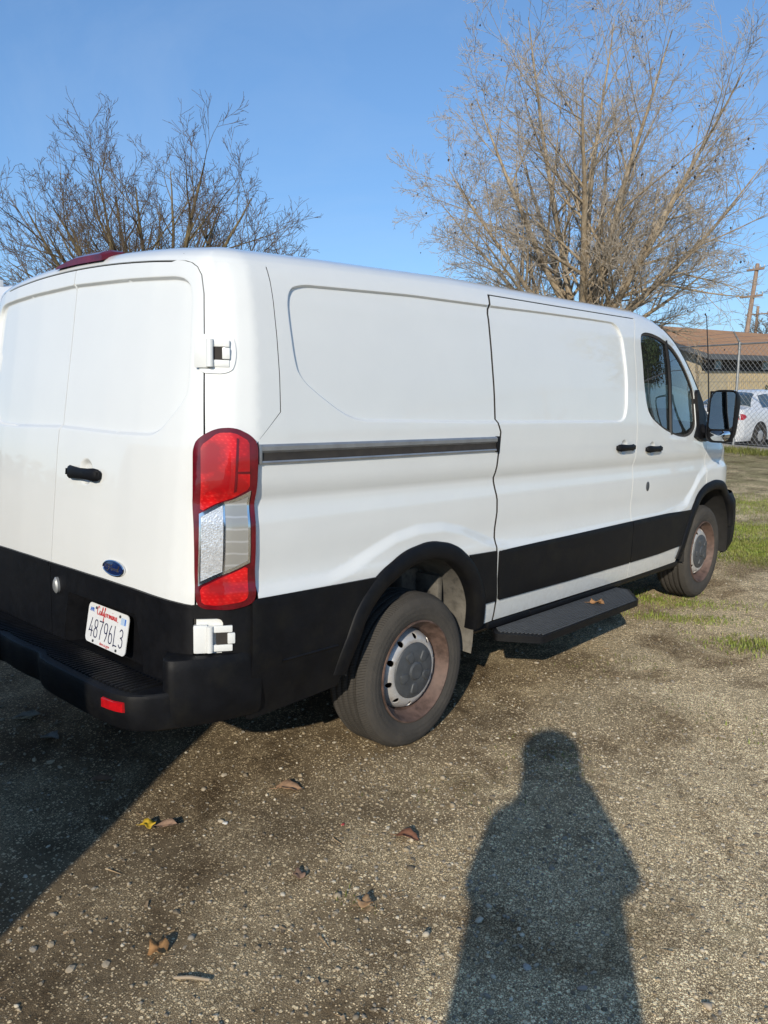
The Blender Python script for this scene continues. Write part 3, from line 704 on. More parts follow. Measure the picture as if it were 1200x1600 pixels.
# ------------------------------------------------------------------ rear step bumper
half=[(.0,-1.318),(.06,-1.318),(.10,-1.314),(.17,-1.310),(.20,-1.318),(.235,-1.334),(.30,-1.340),(.487,-1.341),(.667,-1.338),(.77,-1.328),(.825,-1.308),(.860,-1.272),(.884,-1.228),(.900,-1.190)]
path=[(-a,b) for a,b in half[:0:-1]]+half
path=dens(rnd(path,.008,1,closed=False),.03,closed=False)
V=[];pf=[('i',-1.08,.528),('i',-1.16,.530),('o',.012,.531),('o',.003,.526),('o',-.002,.514),('o',0,.47),('o',.004,.425),('o',.014,.406),('o',.04,.398),('i',-1.05,.396)]
for x,y in path:
    for k,a,z in pf: V.append((x,a if k=='i' else y+a,z+.002*math.cos(x*2)))
m=len(pf); F=[(i*m+j,i*m+(j+1)%m,(i+1)*m+(j+1)%m,(i+1)*m+j) for i in range(len(path)-1) for j in range(m)]+[tuple(range(m)),tuple(range((len(path)-1)*m,len(path)*m))]
mb=MB(); mb.add(V,F); bumper=mb.build('rear_bumper',BT,van,sharp=32); bumper['label']='black plastic step bumper with ribbed tread'
mb=MB()
for i,x in enumerate(np.arange(-.82,.825,.0235)):
    yo=float(np.interp(x,[p_[0] for p_ in path],[p_[1] for p_ in path])) if True else 0
    mb.box(x-.0065,x+.0065,yo+.03,-1.17,.525,.5385,.0025)
t=mb.build('tread_ribs',BT,bumper,sharp=30); t['kind']='stuff'
for sg in (1,-1):
    # raised end cap that wraps round to the wheel arch
    pth=[(.862,-1.200),(.892,-1.205),(.918,-1.168),(.945,-1.11),(.968,-1.04),(.984,-.96),(.9915,-.888)]
    pth=dens(rnd(pth,.02,2,closed=False),.02,closed=False); V=[]
    for i,(x,y) in enumerate(pth):
        w=i/(len(pth)-1); zt_=.640; n=Vector((1,-.9+.9*w,0)).normalized()
        for d,z in ((-.10,zt_-.004),(-.018,zt_),(-.006,zt_-.004),(.0,zt_-.018),(.004,.60),(.002,.47),(-.004,.425),(-.02,.40),(-.10,.392)):
            V.append((sg*(x+n.x*d),y+n.y*d,z))
    m=9;F=[(i*m+j,i*m+(j+1)%m,(i+1)*m+(j+1)%m,(i+1)*m+j) for i in range(len(pth)-1) for j in range(m)]+[tuple(range(m)),tuple(range((len(pth)-1)*m,len(pth)*m))]
    mb=MB(); mb.add(V,F); mb.build('bumper_corner',BT,bumper,sharp=35)
    panel('corner_trim',CornerSkin,rnd([(.880,.810),(1.054,.816),(1.056,.395),(.965,.395),(.965,.640),(.968,.752),(.955,.764),(.882,.764)],.006,1),BT,bumper,step=.03,offset=.012,flange=.018,mirror=sg<0)
    panel('corner_trim',CornerSkin,[(.880,.766),(.966,.766),(.966,.42),(.880,.42)],MAT['gapdark'],bumper,step=.03,offset=-.004,flange=0,mirror=sg<0)
    V=[];pp=[(.712,-1.3365),(.75,-1.333),(.785,-1.3265),(.812,-1.316)]
    for x,y in pp:
        for z,k in ((.506,.004),(.503,-.006),(.473,-.006),(.470,.004)): V.append((sg*x,y+k,z))
    mb=MB(); mb.add(V,[(i*4+j,i*4+j+1,i*4+5+j,i*4+4+j) for i in range(3) for j in range(3)]+[(0,1,2,3),(12,13,14,15)]); mb.build('red_reflector',MAT['reflector'],bumper,sharp=40)
# ------------------------------------------------------------------ licence plate, badge
def stroke(paths, w, depth=.0012, n_round=5):
    """flat ribbon lettering from centre-line strokes; returns verts, faces in the x-z plane"""
    V=[];F=[]
    for pl in paths:
        P=np.array(pl,float)
        if len(P)>2:   # smooth
            t=np.linspace(0,len(P)-1,(len(P)-1)*n_round+1); i=np.clip(t.astype(int),0,len(P)-2); f=(t-i)[:,None]
            p0=P[np.clip(i-1,0,len(P)-1)];p1=P[i];p2=P[i+1];p3=P[np.clip(i+2,0,len(P)-1)]
            P=.5*((2*p1)+(-p0+p2)*f+(2*p0-5*p1+4*p2-p3)*f**2+(-p0+3*p1-3*p2+p3)*f**3)
        d=np.gradient(P,axis=0); d/=np.maximum(np.hypot(d[:,0],d[:,1]),1e-9)[:,None]; n=np.stack([-d[:,1],d[:,0]],1)*w/2
        P[0]-=d[0]*w*.3; P[-1]+=d[-1]*w*.3
        b=len(V)
        for q,k in zip(P,n): V+=[(q[0]+k[0],0,q[1]+k[1]),(q[0]-k[0],0,q[1]-k[1]),(q[0]+k[0],-depth,q[1]+k[1]),(q[0]-k[0],-depth,q[1]-k[1])]
        for i in range(len(P)-1):
            a=b+4*i; c=a+4; F+=[(a+2,a+3,c+3,c+2),(a,a+2,c+2,c),(a+3,a+1,c+1,c+3)]
    return V,F
def straight(pl): # keep corners sharp for the smoother: repeat points
    out=[]
    for q in pl: out+=[q,q]
    return out
GL={ # digits in a 1 x 2 box
'4':[straight([(.62,2),(.05,.62),(1,.62)]),straight([(.74,1.1),(.74,0)])],
'8':[[(.5,1.08),(.12,1.3),(.14,1.82),(.5,2),(.86,1.82),(.88,1.3),(.5,1.08),(.06,.80),(.08,.18),(.5,0),(.92,.18),(.94,.80),(.5,1.08)]],
'7':[straight([(.02,2),(.98,2),(.55,1.0),(.40,0)])],
'9':[[(.92,1.35),(.75,.95),(.3,.92),(.06,1.3),(.12,1.82),(.5,2),(.88,1.8),(.94,1.3),(.80,.6),(.45,0)]],
'6':[[(.08,.65),(.25,1.05),(.7,1.08),(.94,.7),(.88,.18),(.5,0),(.12,.2),(.06,.7),(.20,1.4),(.55,2)]],
'L':[straight([(.1,2),(.1,0),(.95,0)])],
'3':[[(.08,1.75),(.45,2),(.88,1.78),(.85,1.25),(.4,1.08)],[(.4,1.08),(.92,.85),(.93,.25),(.5,0),(.06,.25)]]}
PW,PH=.305,.152
plate=empty('licence_plate',(.3850,-1.139,.6335),(rad(-9.5),0,rad(-1.0))); plate.parent=van
o=rnd([(-PW/2,-PH/2),(PW/2,-PH/2),(PW/2,PH/2),(-PW/2,PH/2)],.012,3)
mb=MB(); mb.prism(o,-.0015,.0015,axis=1); mb.build('plate_sheet',MAT['plate'],plate,sharp=30)
mb=MB()
for i,ch in enumerate('48796L3'):
    V,F=stroke(GL[ch],.13)
    cw=.0262; x0=-.128+i*.0378
    mb.add([(x0+x*cw,y-.0018,-.050+z*.0335) for x,y,z in V],F)
mb.build('plate_number',MAT['navy'],plate,smooth=False,sharp=None)
# script state name as one running pen line
SCR=[[(.09,.86),(.075,.97),(.04,.98),(.0,.72),(.01,.48),(.05,.42),(.10,.55)],
 [(.175,.68),(.13,.70),(.11,.52),(.135,.42),(.17,.55),(.18,.70),(.185,.44),(.21,.50)],[(.21,.50),(.255,.85),(.25,1.0),(.23,.8),(.232,.46),(.26,.48)],
 [(.275,.68),(.28,.44),(.31,.52)],[(.283,.84),(.288,.86)],[(.31,.52),(.375,.90),(.36,1.02),(.345,.7),(.335,.12),(.325,.22),(.37,.52)],
 [(.43,.68),(.39,.62),(.395,.44),(.44,.46),(.45,.64),(.43,.68),(.48,.62)],[(.48,.62),(.50,.68),(.505,.44),(.515,.60),(.555,.68)],
 [(.575,.68),(.58,.43),(.60,.64),(.625,.64),(.63,.43),(.65,.64),(.68,.64),(.685,.43),(.71,.5)],[(.725,.68),(.73,.43),(.75,.5)],[(.733,.84),(.738,.86)],
 [(.77,.68),(.775,.43),(.80,.65),(.825,.64),(.83,.43),(.86,.5)],[(.93,.68),(.885,.66),(.875,.46),(.91,.45),(.935,.68),(.94,.44),(.97,.42),(1.02,.40)]]
V,F=stroke(SCR,.022)
mb=MB(); mb.add([(-.082+x*.158,y-.0018,.014+z*.058) for x,y,z in V],F); mb.build('plate_state_name',MAT['script_red'],plate,smooth=False,sharp=None)
def text_mesh(body,size,name,mat,parent,loc,xs=1.0,shear=0.0,align='CENTER',rot=(rad(90),0,0),ext=.0004,off=0.0):
    cu=bpy.data.curves.new(name,'FONT'); cu.body=body; cu.size=size; cu.align_x=align; cu.extrude=ext; cu.shear=shear; cu.resolution_u=3; cu.offset=off
    ob=bpy.data.objects.new(name,cu); COL.objects.link(ob); dg=bpy.context.evaluated_depsgraph_get(); me=bpy.data.meshes.new_from_object(ob.evaluated_get(dg)); bpy.data.objects.remove(ob)
    me.materials.clear(); me.materials.append(mat); q=bpy.data.objects.new(name,me); COL.objects.link(q); q.parent=parent; q.location=loc; q.rotation_euler=rot; q.scale=(xs,1,1); return q
text_mesh('dmv.ca.gov',.017,'plate_web_address',MAT['script_red'],plate,(0,-.0022,-.0705),1.0)
text_mesh('APR',.021,'month_sticker',MAT['sticker'],plate,(-.122,-.0022,.044),.85,off=.0006)
mb=MB(); mb.box(.098,.136,-.0022,-.0016,.034,.060); st=mb.build('year_sticker',simple('sticker_pale',(.42,.55,.72),.5),plate,smooth=False,sharp=None)
mb=MB(); mb.box(.126,.133,-.0028,-.0022,.036,.058); mb.build('sticker_strip',MAT['sticker'],plate,smooth=False,sharp=None)
for x,z in ((-.090,.062),(.090,.062),(-.088,-.066),(.088,-.066)):
    mb=MB(); mb.tube([(x,-.001,z),(x,-.0045,z)],.0055,10); mb.build('plate_bolt',MAT['hub'],plate)
# oval badge on the rear door
bp=RearSkin([.478],[.882])[0]
badge=empty('badge',(bp[0],bp[1]-.001,bp[2]),(rad(-3),0,rad(1.5))); badge.parent=van
V=[];k=40;rg=[(.0735,.0295,0),(.0735,.0295,-.006),(.069,.0262,-.0085),(.066,.0238,-.006),(.05,.017,-.0085)]
for a,b,d in rg[:4]:
    for i in range(k): V.append((a*math.cos(2*math.pi*i/k),d,b*math.sin(2*math.pi*i/k)))
mk('badge_ring',V,[(j*k+i,j*k+(i+1)%k,(j+1)*k+(i+1)%k,(j+1)*k+i) for j in range(3) for i in range(k)],MAT['chrome'],badge,sharp=50)
V=[(0,-.0095,0)]
for f,d in ((.5,-.0088),(1,-.0058)):
    for i in range(k): V.append((.0665*f*math.cos(2*math.pi*i/k),d,.0242*f*math.sin(2*math.pi*i/k)))
mk('badge_field',V,[(0,1+i,1+(i+1)%k) for i in range(k)]+[(1+i,1+k+i,1+k+(i+1)%k,1+(i+1)%k) for i in range(k)],MAT['badge_blue'],badge)
FS=[[(.30,.78),(.10,.86),(.04,.66),(.12,.60)],[(.16,.92),(.42,.84),(.52,.95)],[(.32,.86),(.24,.30),(.12,.12),(.04,.25)],[(.20,.52),(.40,.54)],[(.52,.52),(.44,.42),(.47,.26),(.56,.30),(.58,.46),(.52,.52),(.64,.48)],[(.64,.48),(.68,.52),(.67,.26)],[(.68,.44),(.75,.52),(.78,.48)],[(.92,.50),(.84,.46),(.82,.28),(.90,.26),(.94,.5),(1.0,.92),(.95,.4),(1.02,.26)]]
V,F=stroke(FS,.05); mb=MB(); mb.add([(-.046+x*.09,y-.0090,-.016+z*.032) for x,y,z in V],F); mb.build('badge_script',MAT['chrome'],badge,smooth=False,sharp=None)
# small lock / lamp lens beside the plate
mb=MB(); V=[];k=18
for r_,d in ((1,0),(1,-.010),(.7,-.016)):
    for i in range(k):
        a=2*math.pi*i/k; V.append((.062+.019*r_*math.cos(a)*(1-.25*math.sin(a)),-1.170+d,.752+.033*r_*math.sin(a)))
mb.add(V,[(j*k+i,j*k+(i+1)%k,(j+1)*k+(i+1)%k,(j+1)*k+i) for j in range(2) for i in range(k)]+[tuple(2*k+i for i in range(k))]); mb.build('lock_cover',MAT['galv'],rdR,sharp=40)
# ------------------------------------------------------------------ wheels
TR=.345
def wheel_parts():
    out=[]
    # tyre, axis x, outer face towards +x, local origin at hub; x from -.235 to 0
    pr=[(.222,-.012),(.235,-.006),(.255,.001),(.285,.003),(.305,0.0),(.322,-.008),(.334,-.020),(.3385,-.030)]
    xs=-.030
    for g in range(5):
        w0=.029
        pr+=[(.342 if 0<g<4 else .3395,xs-.002),(.345,xs-w0*.5),(.342 if 0<g<4 else .3395,xs-w0+.002)]
        xs-=w0
        if g<4: pr+=[(.333,xs),(.333,xs-.0065)]; xs-=.0065
    pr+=[(.334,-.212),(.31,-.232),(.26,-.236),(.222,-.225)]
    return pr
m,nt,b=mat_new('tyre_tread'); co=tex_coord(nt)
# angular sipes across the tread from the wheel's own angle
sp=N_(nt,'ShaderNodeSeparateXYZ'); nt.links.new(co,sp.inputs[0])
ang=math_(nt,'ARCTAN2',sp.outputs['Z'],sp.outputs['Y']); sx=math_(nt,'MULTIPLY',sp.outputs['X'],60.0)
ph=math_(nt,'MULTIPLY_ADD',ang,52.0,sx); tri=math_(nt,'PINGPONG',ph,.9)
lat=math_(nt,'GREATER_THAN',tri,.12)
rad2=math_(nt,'ADD',math_(nt,'MULTIPLY',sp.outputs['Y'],sp.outputs['Y']),math_(nt,'MULTIPLY',sp.outputs['Z'],sp.outputs['Z']))
ontread=math_(nt,'GREATER_THAN',rad2,.328**2)
n=noise(nt,co,9,6,.7); n2=noise(nt,co,140,3,.6)
c=ramp(nt,n,[(.3,(.042,.039,.035)),(.6,(.064,.057,.049)),(.8,(.10,.088,.072))]); c=mixc(nt,math_(nt,'MULTIPLY',n2,.45),c,(.09,.081,.068))
gm=math_(nt,'MULTIPLY',ontread,math_(nt,'SUBTRACT',1.0,lat)); c=mixc(nt,math_(nt,'MULTIPLY',gm,.7),c,(.02,.018,.016)); nt.links.new(c,b.inputs['Base Color'])
b.inputs['Roughness'].default_value=.92; b.inputs['Specular IOR Level'].default_value=.2
rings=N_(nt,'ShaderNodeTexWave'); rings.wave_type='RINGS'; rings.rings_direction='X'; rings.inputs['Scale'].default_value=14; nt.links.new(co,rings.inputs['Vector'])
hgt=math_(nt,'ADD',math_(nt,'MULTIPLY',gm,-1.0),math_(nt,'MULTIPLY',n2,.25)); hgt=math_(nt,'ADD',hgt,math_(nt,'MULTIPLY',math_(nt,'SUBTRACT',1.0,ontread),math_(nt,'MULTIPLY',rings.outputs['Fac'],.08)))
rr2=math_(nt,'SQRT',rad2); band=math_(nt,'MULTIPLY',math_(nt,'GREATER_THAN',rr2,.262),math_(nt,'LESS_THAN',rr2,.284)); arcs=math_(nt,'GREATER_THAN',math_(nt,'SINE',math_(nt,'MULTIPLY_ADD',ang,2.0,.8)),.25)
gl=math_(nt,'GREATER_THAN',noise(nt,co,95,1,.3),.52); lets=math_(nt,'MULTIPLY',math_(nt,'MULTIPLY',band,arcs),math_(nt,'MULTIPLY',gl,math_(nt,'GREATER_THAN',math_(nt,'PINGPONG',math_(nt,'MULTIPLY',ang,22.0),.5),.12)))
hgt=math_(nt,'ADD',hgt,math_(nt,'MULTIPLY',lets,.8)); bump(nt,b,hgt,.9,.010); MAT['tread']=m
def make_wheel(dim=1.0):
    w=empty('wheel'); w.parent=van
    lathe('tyre',wheel_parts(),MAT['tread'],w,n=96,sharp=38)
    rim=lathe('rim',[(.2285,-.010),(.2275,-.003),(.222,-.002),(.217,-.008),(.2135,-.018),(.205,-.030),(.198,-.050),(.187,-.058),(.182,-.080),(.179,-.20),(.02,-.21)],MAT['rust'],w,n=72,sharp=40)
    # disc with ten vent holes, silver
    R1=.181
    def Disc(a,b_):
        a=np.ravel(a);b_=np.ravel(b_); r=np.hypot(a,b_)
        x=-.045+.0*r+np.interp(r,[.0,.10,.122,.135,.150,.164,.174,.181],[.012,.012,.016,.018,.013,.0,-.018,-.045]); return np.stack([x,a,b_],1)
    Disc.out=(1,0,0)
    cir=lambda cx,cy,r,k: [(cx+r*math.cos(2*math.pi*i/k),cy+r*math.sin(2*math.pi*i/k)) for i in range(k)]
    holes=[cir(.1535*math.cos(2*math.pi*(i+.5)/10),.1535*math.sin(2*math.pi*(i+.5)/10),.0135,12) for i in range(10)]
    panel('wheel_disc',Disc,cir(0,0,R1,72),MAT['silver'],rim,holes=[cir(0,0,.05,24)]+holes,step=.012,flange=.005,feats=[(cir(0,0,r,60),.02) for r in (.115,.125,.135,.143,.164,.170,.176)])
    hp=lathe('hub_cap',[(.0,-.006),(.034,-.006),(.038,-.009),(.042,-.013),(.070,-.012),(.105,-.016),(.122,-.022),(.128,-.034)],MAT['hub'],rim,n=48,sharp=30)
    mb=MB(); lug=[]
    for i in range(5):
        a=2*math.pi*i/5+.3; pl=rnd([(.050,-.016),(.102,-.026),(.102,.026),(.050,.016)],.008,2); n=len(pl); V=[]
        for x_,sc in ((-.022,1.0),(-.0095,.93),(-.0075,.84)):
            for p_,q_ in pl:
                p2=.076+(p_-.076)*sc; q2=q_*sc; V.append((x_,p2*math.cos(a)-q2*math.sin(a),p2*math.sin(a)+q2*math.cos(a)))
        mb=MB(); mb.add(V,[(j*n+k,j*n+(k+1)%n,(j+1)*n+(k+1)%n,(j+1)*n+k) for j in range(2) for k in range(n)]+[tuple(2*n+k for k in range(n))]); l_=mb.build('hub_cap_boss',MAT['hub'],w,sharp=40)
    return w
def copy_tree(o,parent=None):
    c=o.copy(); COL.objects.link(c); c.parent=parent
    for ch in o.children: copy_tree(ch,c)
    return c
w0=make_wheel()
zb=lambda y,zw: zw*math.cos(RAKE)+y*math.sin(RAKE)
pos=[(.978,0.0,False),(.978,3.3,False),(-.978,0.0,True),(-.978,3.3,True)]
for i,(x,y,fl) in enumerate(pos):
    w=w0 if i==0 else copy_tree(w0,van)
    w.location=(x,y,zb(y,.338)); w.rotation_euler=((.5+1.1*i)+RAKE,0,0) if not fl else (0,0,math.pi)
    w.name='wheel'
# ------------------------------------------------------------------ sill, side step, underbody
for sg in (1,-1):
    mb=MB(); V=[];ys=np.linspace(.42,2.84,30)
    for y in ys:
        for x,z in ((.93,.468),(.962,.470),(.972,.458),(.972,.432),(.955,.415),(.90,.412)): V.append((sg*x,y,z))
    mb.add(V,[(i*6+j,i*6+(j+1)%6,(i+1)*6+(j+1)%6,(i+1)*6+j) for i in range(29) for j in range(6)]+[(0,1,2,3,4,5),tuple(29*6+k for k in range(6))]); mb.build('sill',BK,van,sharp=30)
mb=MB(); o=[(.93,.70),(1.02,.47),(1.235,.615),(1.235,1.68),(1.10,1.93),(.93,1.93)]
o=rnd([(.94,.62),(1.035,.50),(1.225,.63),(1.215,1.69),(1.06,1.90),(.94,1.92)],.012,2)
mb.prism(o,.385,.420,axis=2); step=mb.build('side_step',BT,van,smooth=True,sharp=30)
mb=MB()
for i,x in enumerate(np.arange(.99,1.215,.0165)):
    y0=float(np.interp(x,[.94,1.035,1.225],[.62,.52,.65]))+.02; y1=float(np.interp(x,[.94,1.06,1.215],[1.9,1.88,1.67]))-.015
    mb.box(x-.0045,x+.0045,y0,y1,.4185,.4245,.0015)
t=mb.build('step_ribs',MAT['hub'],step,sharp=30); t['kind']='stuff'
for y in (.75,1.25,1.75):
    mb=MB(); mb.box(.80,1.0,y-.03,y+.03,.36,.39,.005); mb.build('step_bracket',MAT['under'],step)
mb=MB(); mb.box(.945,.985,.52,.90,.425,.462,.01); mb.box(.945,.985,.90,1.95,.424,.455,.01); mb.build('step_rail',BK,step)
mb=MB(); mb.box(-.58,.58,-1.0,4.0,.46,.52); mb.box(-.93,.93,.45,2.8,.44,.50); mb.box(-.88,.88,-1.05,-.52,.44,.5)
for sg in (1,-1): mb.box(min(sg*.42,sg*.50),max(sg*.42,sg*.50),-1.0,3.9,.36,.48,.01)
mb.build('underbody',MAT['under'],van,sharp=30)
mb=MB(); mb.tube([(-.78,0,.335),(.78,0,.335)],.045,12); mb.tube([(-.09,0,.335),(.09,0,.335)],.15,12)
for sg in (1,-1):
    pts=[(sg*.56,-.62,.46),(sg*.56,-.35,.36),(sg*.56,0,.30),(sg*.56,.35,.36),(sg*.56,.70,.46)]; mb.tube(pts,.03,6)
    mb.tube([(sg*.50,.10,.34),(sg*.52,.28,.72)],.028,8)
mb.build('rear_axle',MAT['under'],van)
mb=MB(); mb.box(.62,.70,.20,.34,.52,.72,.015); mb.tube([(.66,.27,.5),(.70,.33,.66),(.72,.345,.74)],.02,8); mb.box(.70,.84,.30,.335,.47,.70,.01); mb.build('brake_bracket',MAT['liner'],van)
mb=MB(); mb.tube([(-.78,3.3,.47),(.78,3.3,.47)],.04,10); mb.build('front_axle',MAT['under'],van)
# ------------------------------------------------------------------ front end: pillars, windscreen, bonnet, grille
EDGE=np.array([(2.55,2.026),(2.70,1.975),(2.84,1.912),(2.97,1.848),(3.14,1.755),(3.30,1.664),(3.42,1.584),(3.50,1.50),(3.56,1.40),(3.60,1.32)])
et=np.linspace(0,1,len(EDGE)); _wst=np.linspace(0,1,60); _wsy=np.interp(_wst,et,EDGE[:,0]); _wsz=np.interp(_wst,et,EDGE[:,1]); _wsx=SideSkin(_wsy,_wsz)[:,0]
def Wind(t,u):
    y=float(np.interp(t,et,EDGE[:,0])); z=float(np.interp(t,et,EDGE[:,1])); x=float(np.interp(t,_wst,_wsx))
    th=abs(u)*math.pi/2; sx=math.sin(th)**.92; bl=.10+.30*t; lift=.045*(1-t)
    return ((1 if u>=0 else -1)*x*sx, y+bl*(1-sx**2.6), z+lift*(1-sx**2)+ (0.02*(1-sx**2)))
for sg in (1,-1):
    grid('windscreen_pillar',lambda t,u: Wind(t,sg*u),np.linspace(0,1,28),np.linspace(.80,1.0,8),W,van,flip=sg<0)
grid('windscreen',Wind,np.linspace(0,1,20),np.linspace(-.80,.80,28),MAT['glass'],van)
HT=np.array([(3.46,1.40),(3.52,1.345),(3.60,1.295),(3.75,1.235),(3.90,1.16),(4.02,1.08),(4.10,1.0)])
_hx=SideSkin(np.interp(_wst,np.linspace(0,1,len(HT)),HT[:,0]),np.interp(_wst,np.linspace(0,1,len(HT)),HT[:,1]))[:,0]
def Hood(t,u):
    y=float(np.interp(t,np.linspace(0,1,len(HT)),HT[:,0])); z=float(np.interp(t,np.linspace(0,1,len(HT)),HT[:,1])); x=float(np.interp(t,_wst,_hx))
    sx=math.sin(abs(u)*math.pi/2); s=1 if u>=0 else -1
    return (s*x*sx, y+.26*(1-sx**2.5), z+.055*(1-sx**2))
grid('bonnet',Hood,np.linspace(0,1,24),np.linspace(-1,1,30),W,van)
_grx=float(SideSkin([4.10],[1.0])[0,0])
def Grill(t,u):
    z0=1.0; sx=math.sin(abs(u)*math.pi/2); s=1 if u>=0 else -1; z=1.0+.055*(1-sx**2)*(1-t)-t*.22
    x=_grx; return (s*(x+.02*t)*sx,4.10+.26*(1-sx**2.5)+.015*math.sin(t*math.pi),z)
grid('grille',Grill,np.linspace(0,1,10),np.linspace(-1,1,30),BK,van)
def FB(t,u):
    pl=[(.955,3.80),(.966,3.86),(.950,3.98),(.90,4.12),(.80,4.26),(.5,4.37),(0,4.42)]
    a=1-abs(u); d=np.linspace(0,1,len(pl)); x=float(np.interp(a,d,[q[0] for q in pl])); y=float(np.interp(a,d,[q[1] for q in pl])); s=1 if u>=0 else -1
    z=.40+t*.47; k=.03*math.sin(t*math.pi)-.05*max(0,t-.85)/.15-.06*max(0,.15-t)/.15
    return (s*(x+k*.3),y+k*.7,z)
grid('front_bumper',FB,np.linspace(0,1,14),np.linspace(-1,1,44),BT,van)
# ------------------------------------------------------------------ side mirrors
for sg in (1,-1):
    # triangular sail at the door corner + arm
    sail=[(3.115,1.402),(3.165,1.50),(3.170,1.635),(3.215,1.66),(3.36,1.56),(3.33,1.44),(3.26,1.285),(3.08,1.30),(3.0,1.322)]
    s=panel('mirror_sail',SideSkin,rnd(sail,.01,2),BT,fdoors[sg<0],step=.03,offset=.022,flange=.03,mirror=sg<0)
    mir=empty('wing_mirror',(sg*1.10,3.16,1.47)); mir.parent=van
    # housing: rounded shell lofted along y, open face to the rear
    V=[];k=32;secs=[(-.055,.94),(-.062,1.0),(-.045,1.02),(.0,1.0),(.05,.90),(.085,.70),(.10,.42)]
    def shape(i,sc):
        a=2*math.pi*i/k; c,s_=math.cos(a),math.sin(a); e=.42
        x=math.copysign(abs(c)**e,c)*.092; z=math.copysign(abs(s_)**e,s_)*.182
        x+=.012*z/.18
        return x*sc*sg,z*(1-(1-sc)*.8)
    for y,sc in secs:
        for i in range(k): x,z=shape(i,sc); V.append((x,y,z))
    F=[(j*k+i,j*k+(i+1)%k,(j+1)*k+(i+1)%k,(j+1)*k+i) for j in range(len(secs)-1) for i in range(k)]+[tuple((len(secs)-1)*k+i for i in range(k))]
    mb=MB(); mb.add(V,F); mb.build('mirror_housing',BT,mir,sharp=50)
    for name,z0,z1,sc in (('mirror_glass',-.088,.169,.86),('mirror_glass',-.170,-.098,.84)):
        pl=rnd([(-.082,z0),(.080,z0),(.085,z1),(-.077,z1)],.014,3)
        if name=='mirror_glass' and z0<-.1: pl=rnd([(-.058,z0),(.060,z0),(.076,z1),(-.076,z1)],.016,3)
        n=len(pl); cz=(z0+z1)/2
        V=[(sg*a,-.0555,b) for a,b in pl]; cv=.0 if z1>0 else .016
        V+=[(sg*a*.55,-.0555-cv*.6,cz+(b-cz)*.55) for a,b in pl]+[(0,-.0555-cv,cz)]
        F=[(i,(i+1)%n,n+(i+1)%n,n+i) for i in range(n)]+[(n+i,n+(i+1)%n,2*n) for i in range(n)]
        mb=MB(); mb.add(V,F); g=mb.build(name,MAT['mirror'],mir,smooth=True,sharp=None)
    mb=MB(); mb.box(min(sg*-.09,sg*.09),max(sg*-.09,sg*.09),-.052,-.046,-.175,.175,.003); mb.build('mirror_back',BK,mir)
    mb=MB(); mb.box(-.086,.086,-.060,-.050,-.0985,-.0895,.002); mb.build('mirror_divider',BK,mir)
    mb=MB(); mb.tube([(sg*-.16,.03,-.10),(sg*-.10,.01,-.12),(sg*-.02,.0,-.14)],[.05,.042,.035],10); mb.build('mirror_arm',BT,mir)
# whip antenna at the base of the right pillar
mb=MB(); mb.tube([(.865,3.50,1.50),(.862,3.50,1.56)],.012,8); mb.tube([(.862,3.50,1.56),(.832,3.50,1.9),(.800,3.49,2.215)],[.0055,.0045,.0035],6); mb.build('antenna',BK,van)
# ------------------------------------------------------------------ cab interior
for x in (.48,-.48):
    st=empty('seat',(x,2.45,0)); st.parent=van
    mb=MB(); mb.box(-.25,.25,-.05,.48,.88,1.02,.05); mb.box(-.25,-.17,-.02,.46,.96,1.06,.03); mb.box(.17,.25,-.02,.46,.96,1.06,.03); mb.build('seat_cushion',MAT['seat'],st,sharp=50)
    Mx=Matrix.Translation((0,-.05,1.0))@Matrix.Rotation(rad(12),4,'X')
    mb=MB(); mb.box(-.25,.25,-.07,.07,0,.62,.05,Mx); mb.box(-.26,-.18,-.06,.10,.05,.52,.03,Mx); mb.box(.18,.26,-.06,.10,.05,.52,.03,Mx); mb.build('backrest',MAT['seat'],st,sharp=50)
    mb=MB(); mb.box(-.14,.14,-.06,.05,.66,.86,.045,Mx); mb.tube([Mx@Vector((-.06,0,.6)),Mx@Vector((-.06,0,.7))],.008,6); mb.tube([Mx@Vector((.06,0,.6)),Mx@Vector((.06,0,.7))],.008,6); mb.build('head_rest',MAT['seat'],st,sharp=50)
    mb=MB(); mb.box(-.2,.2,0,.42,.52,.9,.02); mb.build('seat_base',MAT['dash'],st)
mb=MB(); V=[];xs=np.linspace(-.9,.9,16); pf=[(2.98,.85),(2.95,1.12),(3.0,1.24),(3.1,1.30),(3.4,1.30),(3.7,1.24)]
for x in xs:
    for y,z in pf: V.append((x*(1-.12*max(0,(y-3.2))),y-.04*(abs(x)/.9)**2,z+(.04 if -.7<x<-.25 and y<3.2 else 0)))
mb.add(V,[(i*6+j,i*6+j+1,(i+1)*6+j+1,(i+1)*6+j) for i in range(15) for j in range(5)]); mb.build('dashboard',MAT['dash'],van,sharp=60)
ring=[(-.48+.19*math.cos(a),2.86+.07*math.sin(a),1.22+.175*math.sin(a)) for a in np.linspace(0,2*math.pi,25)]
mb=MB(); mb.tube(ring,.016,8,cap=False)
for a in (0.2,math.pi-.2,-math.pi/2): mb.tube([(-.48,2.88,1.21),(-.48+.19*math.cos(a),2.86+.07*math.sin(a),1.22+.175*math.sin(a))],.013,6)
mb.tube([(-.48,2.89,1.2),(-.48,3.05,1.12)],.04,8); mb.build('steering_wheel',BK,van)
mb=MB(); mb.box(-.92,.92,2.0,3.5,.50,.54); mb.build('cab_floor',MAT['dash'],van)
mb=MB(); 
for z in np.arange(.56,1.98,.09): mb.tube([(-.9+(z>1.5)*.05,2.06,z),(.9-(z>1.5)*.05,2.06,z)],.006,4)
for x in np.arange(-.84,.85,.12): mb.tube([(x,2.06,.55),(x,2.06,1.98)],.006,4)
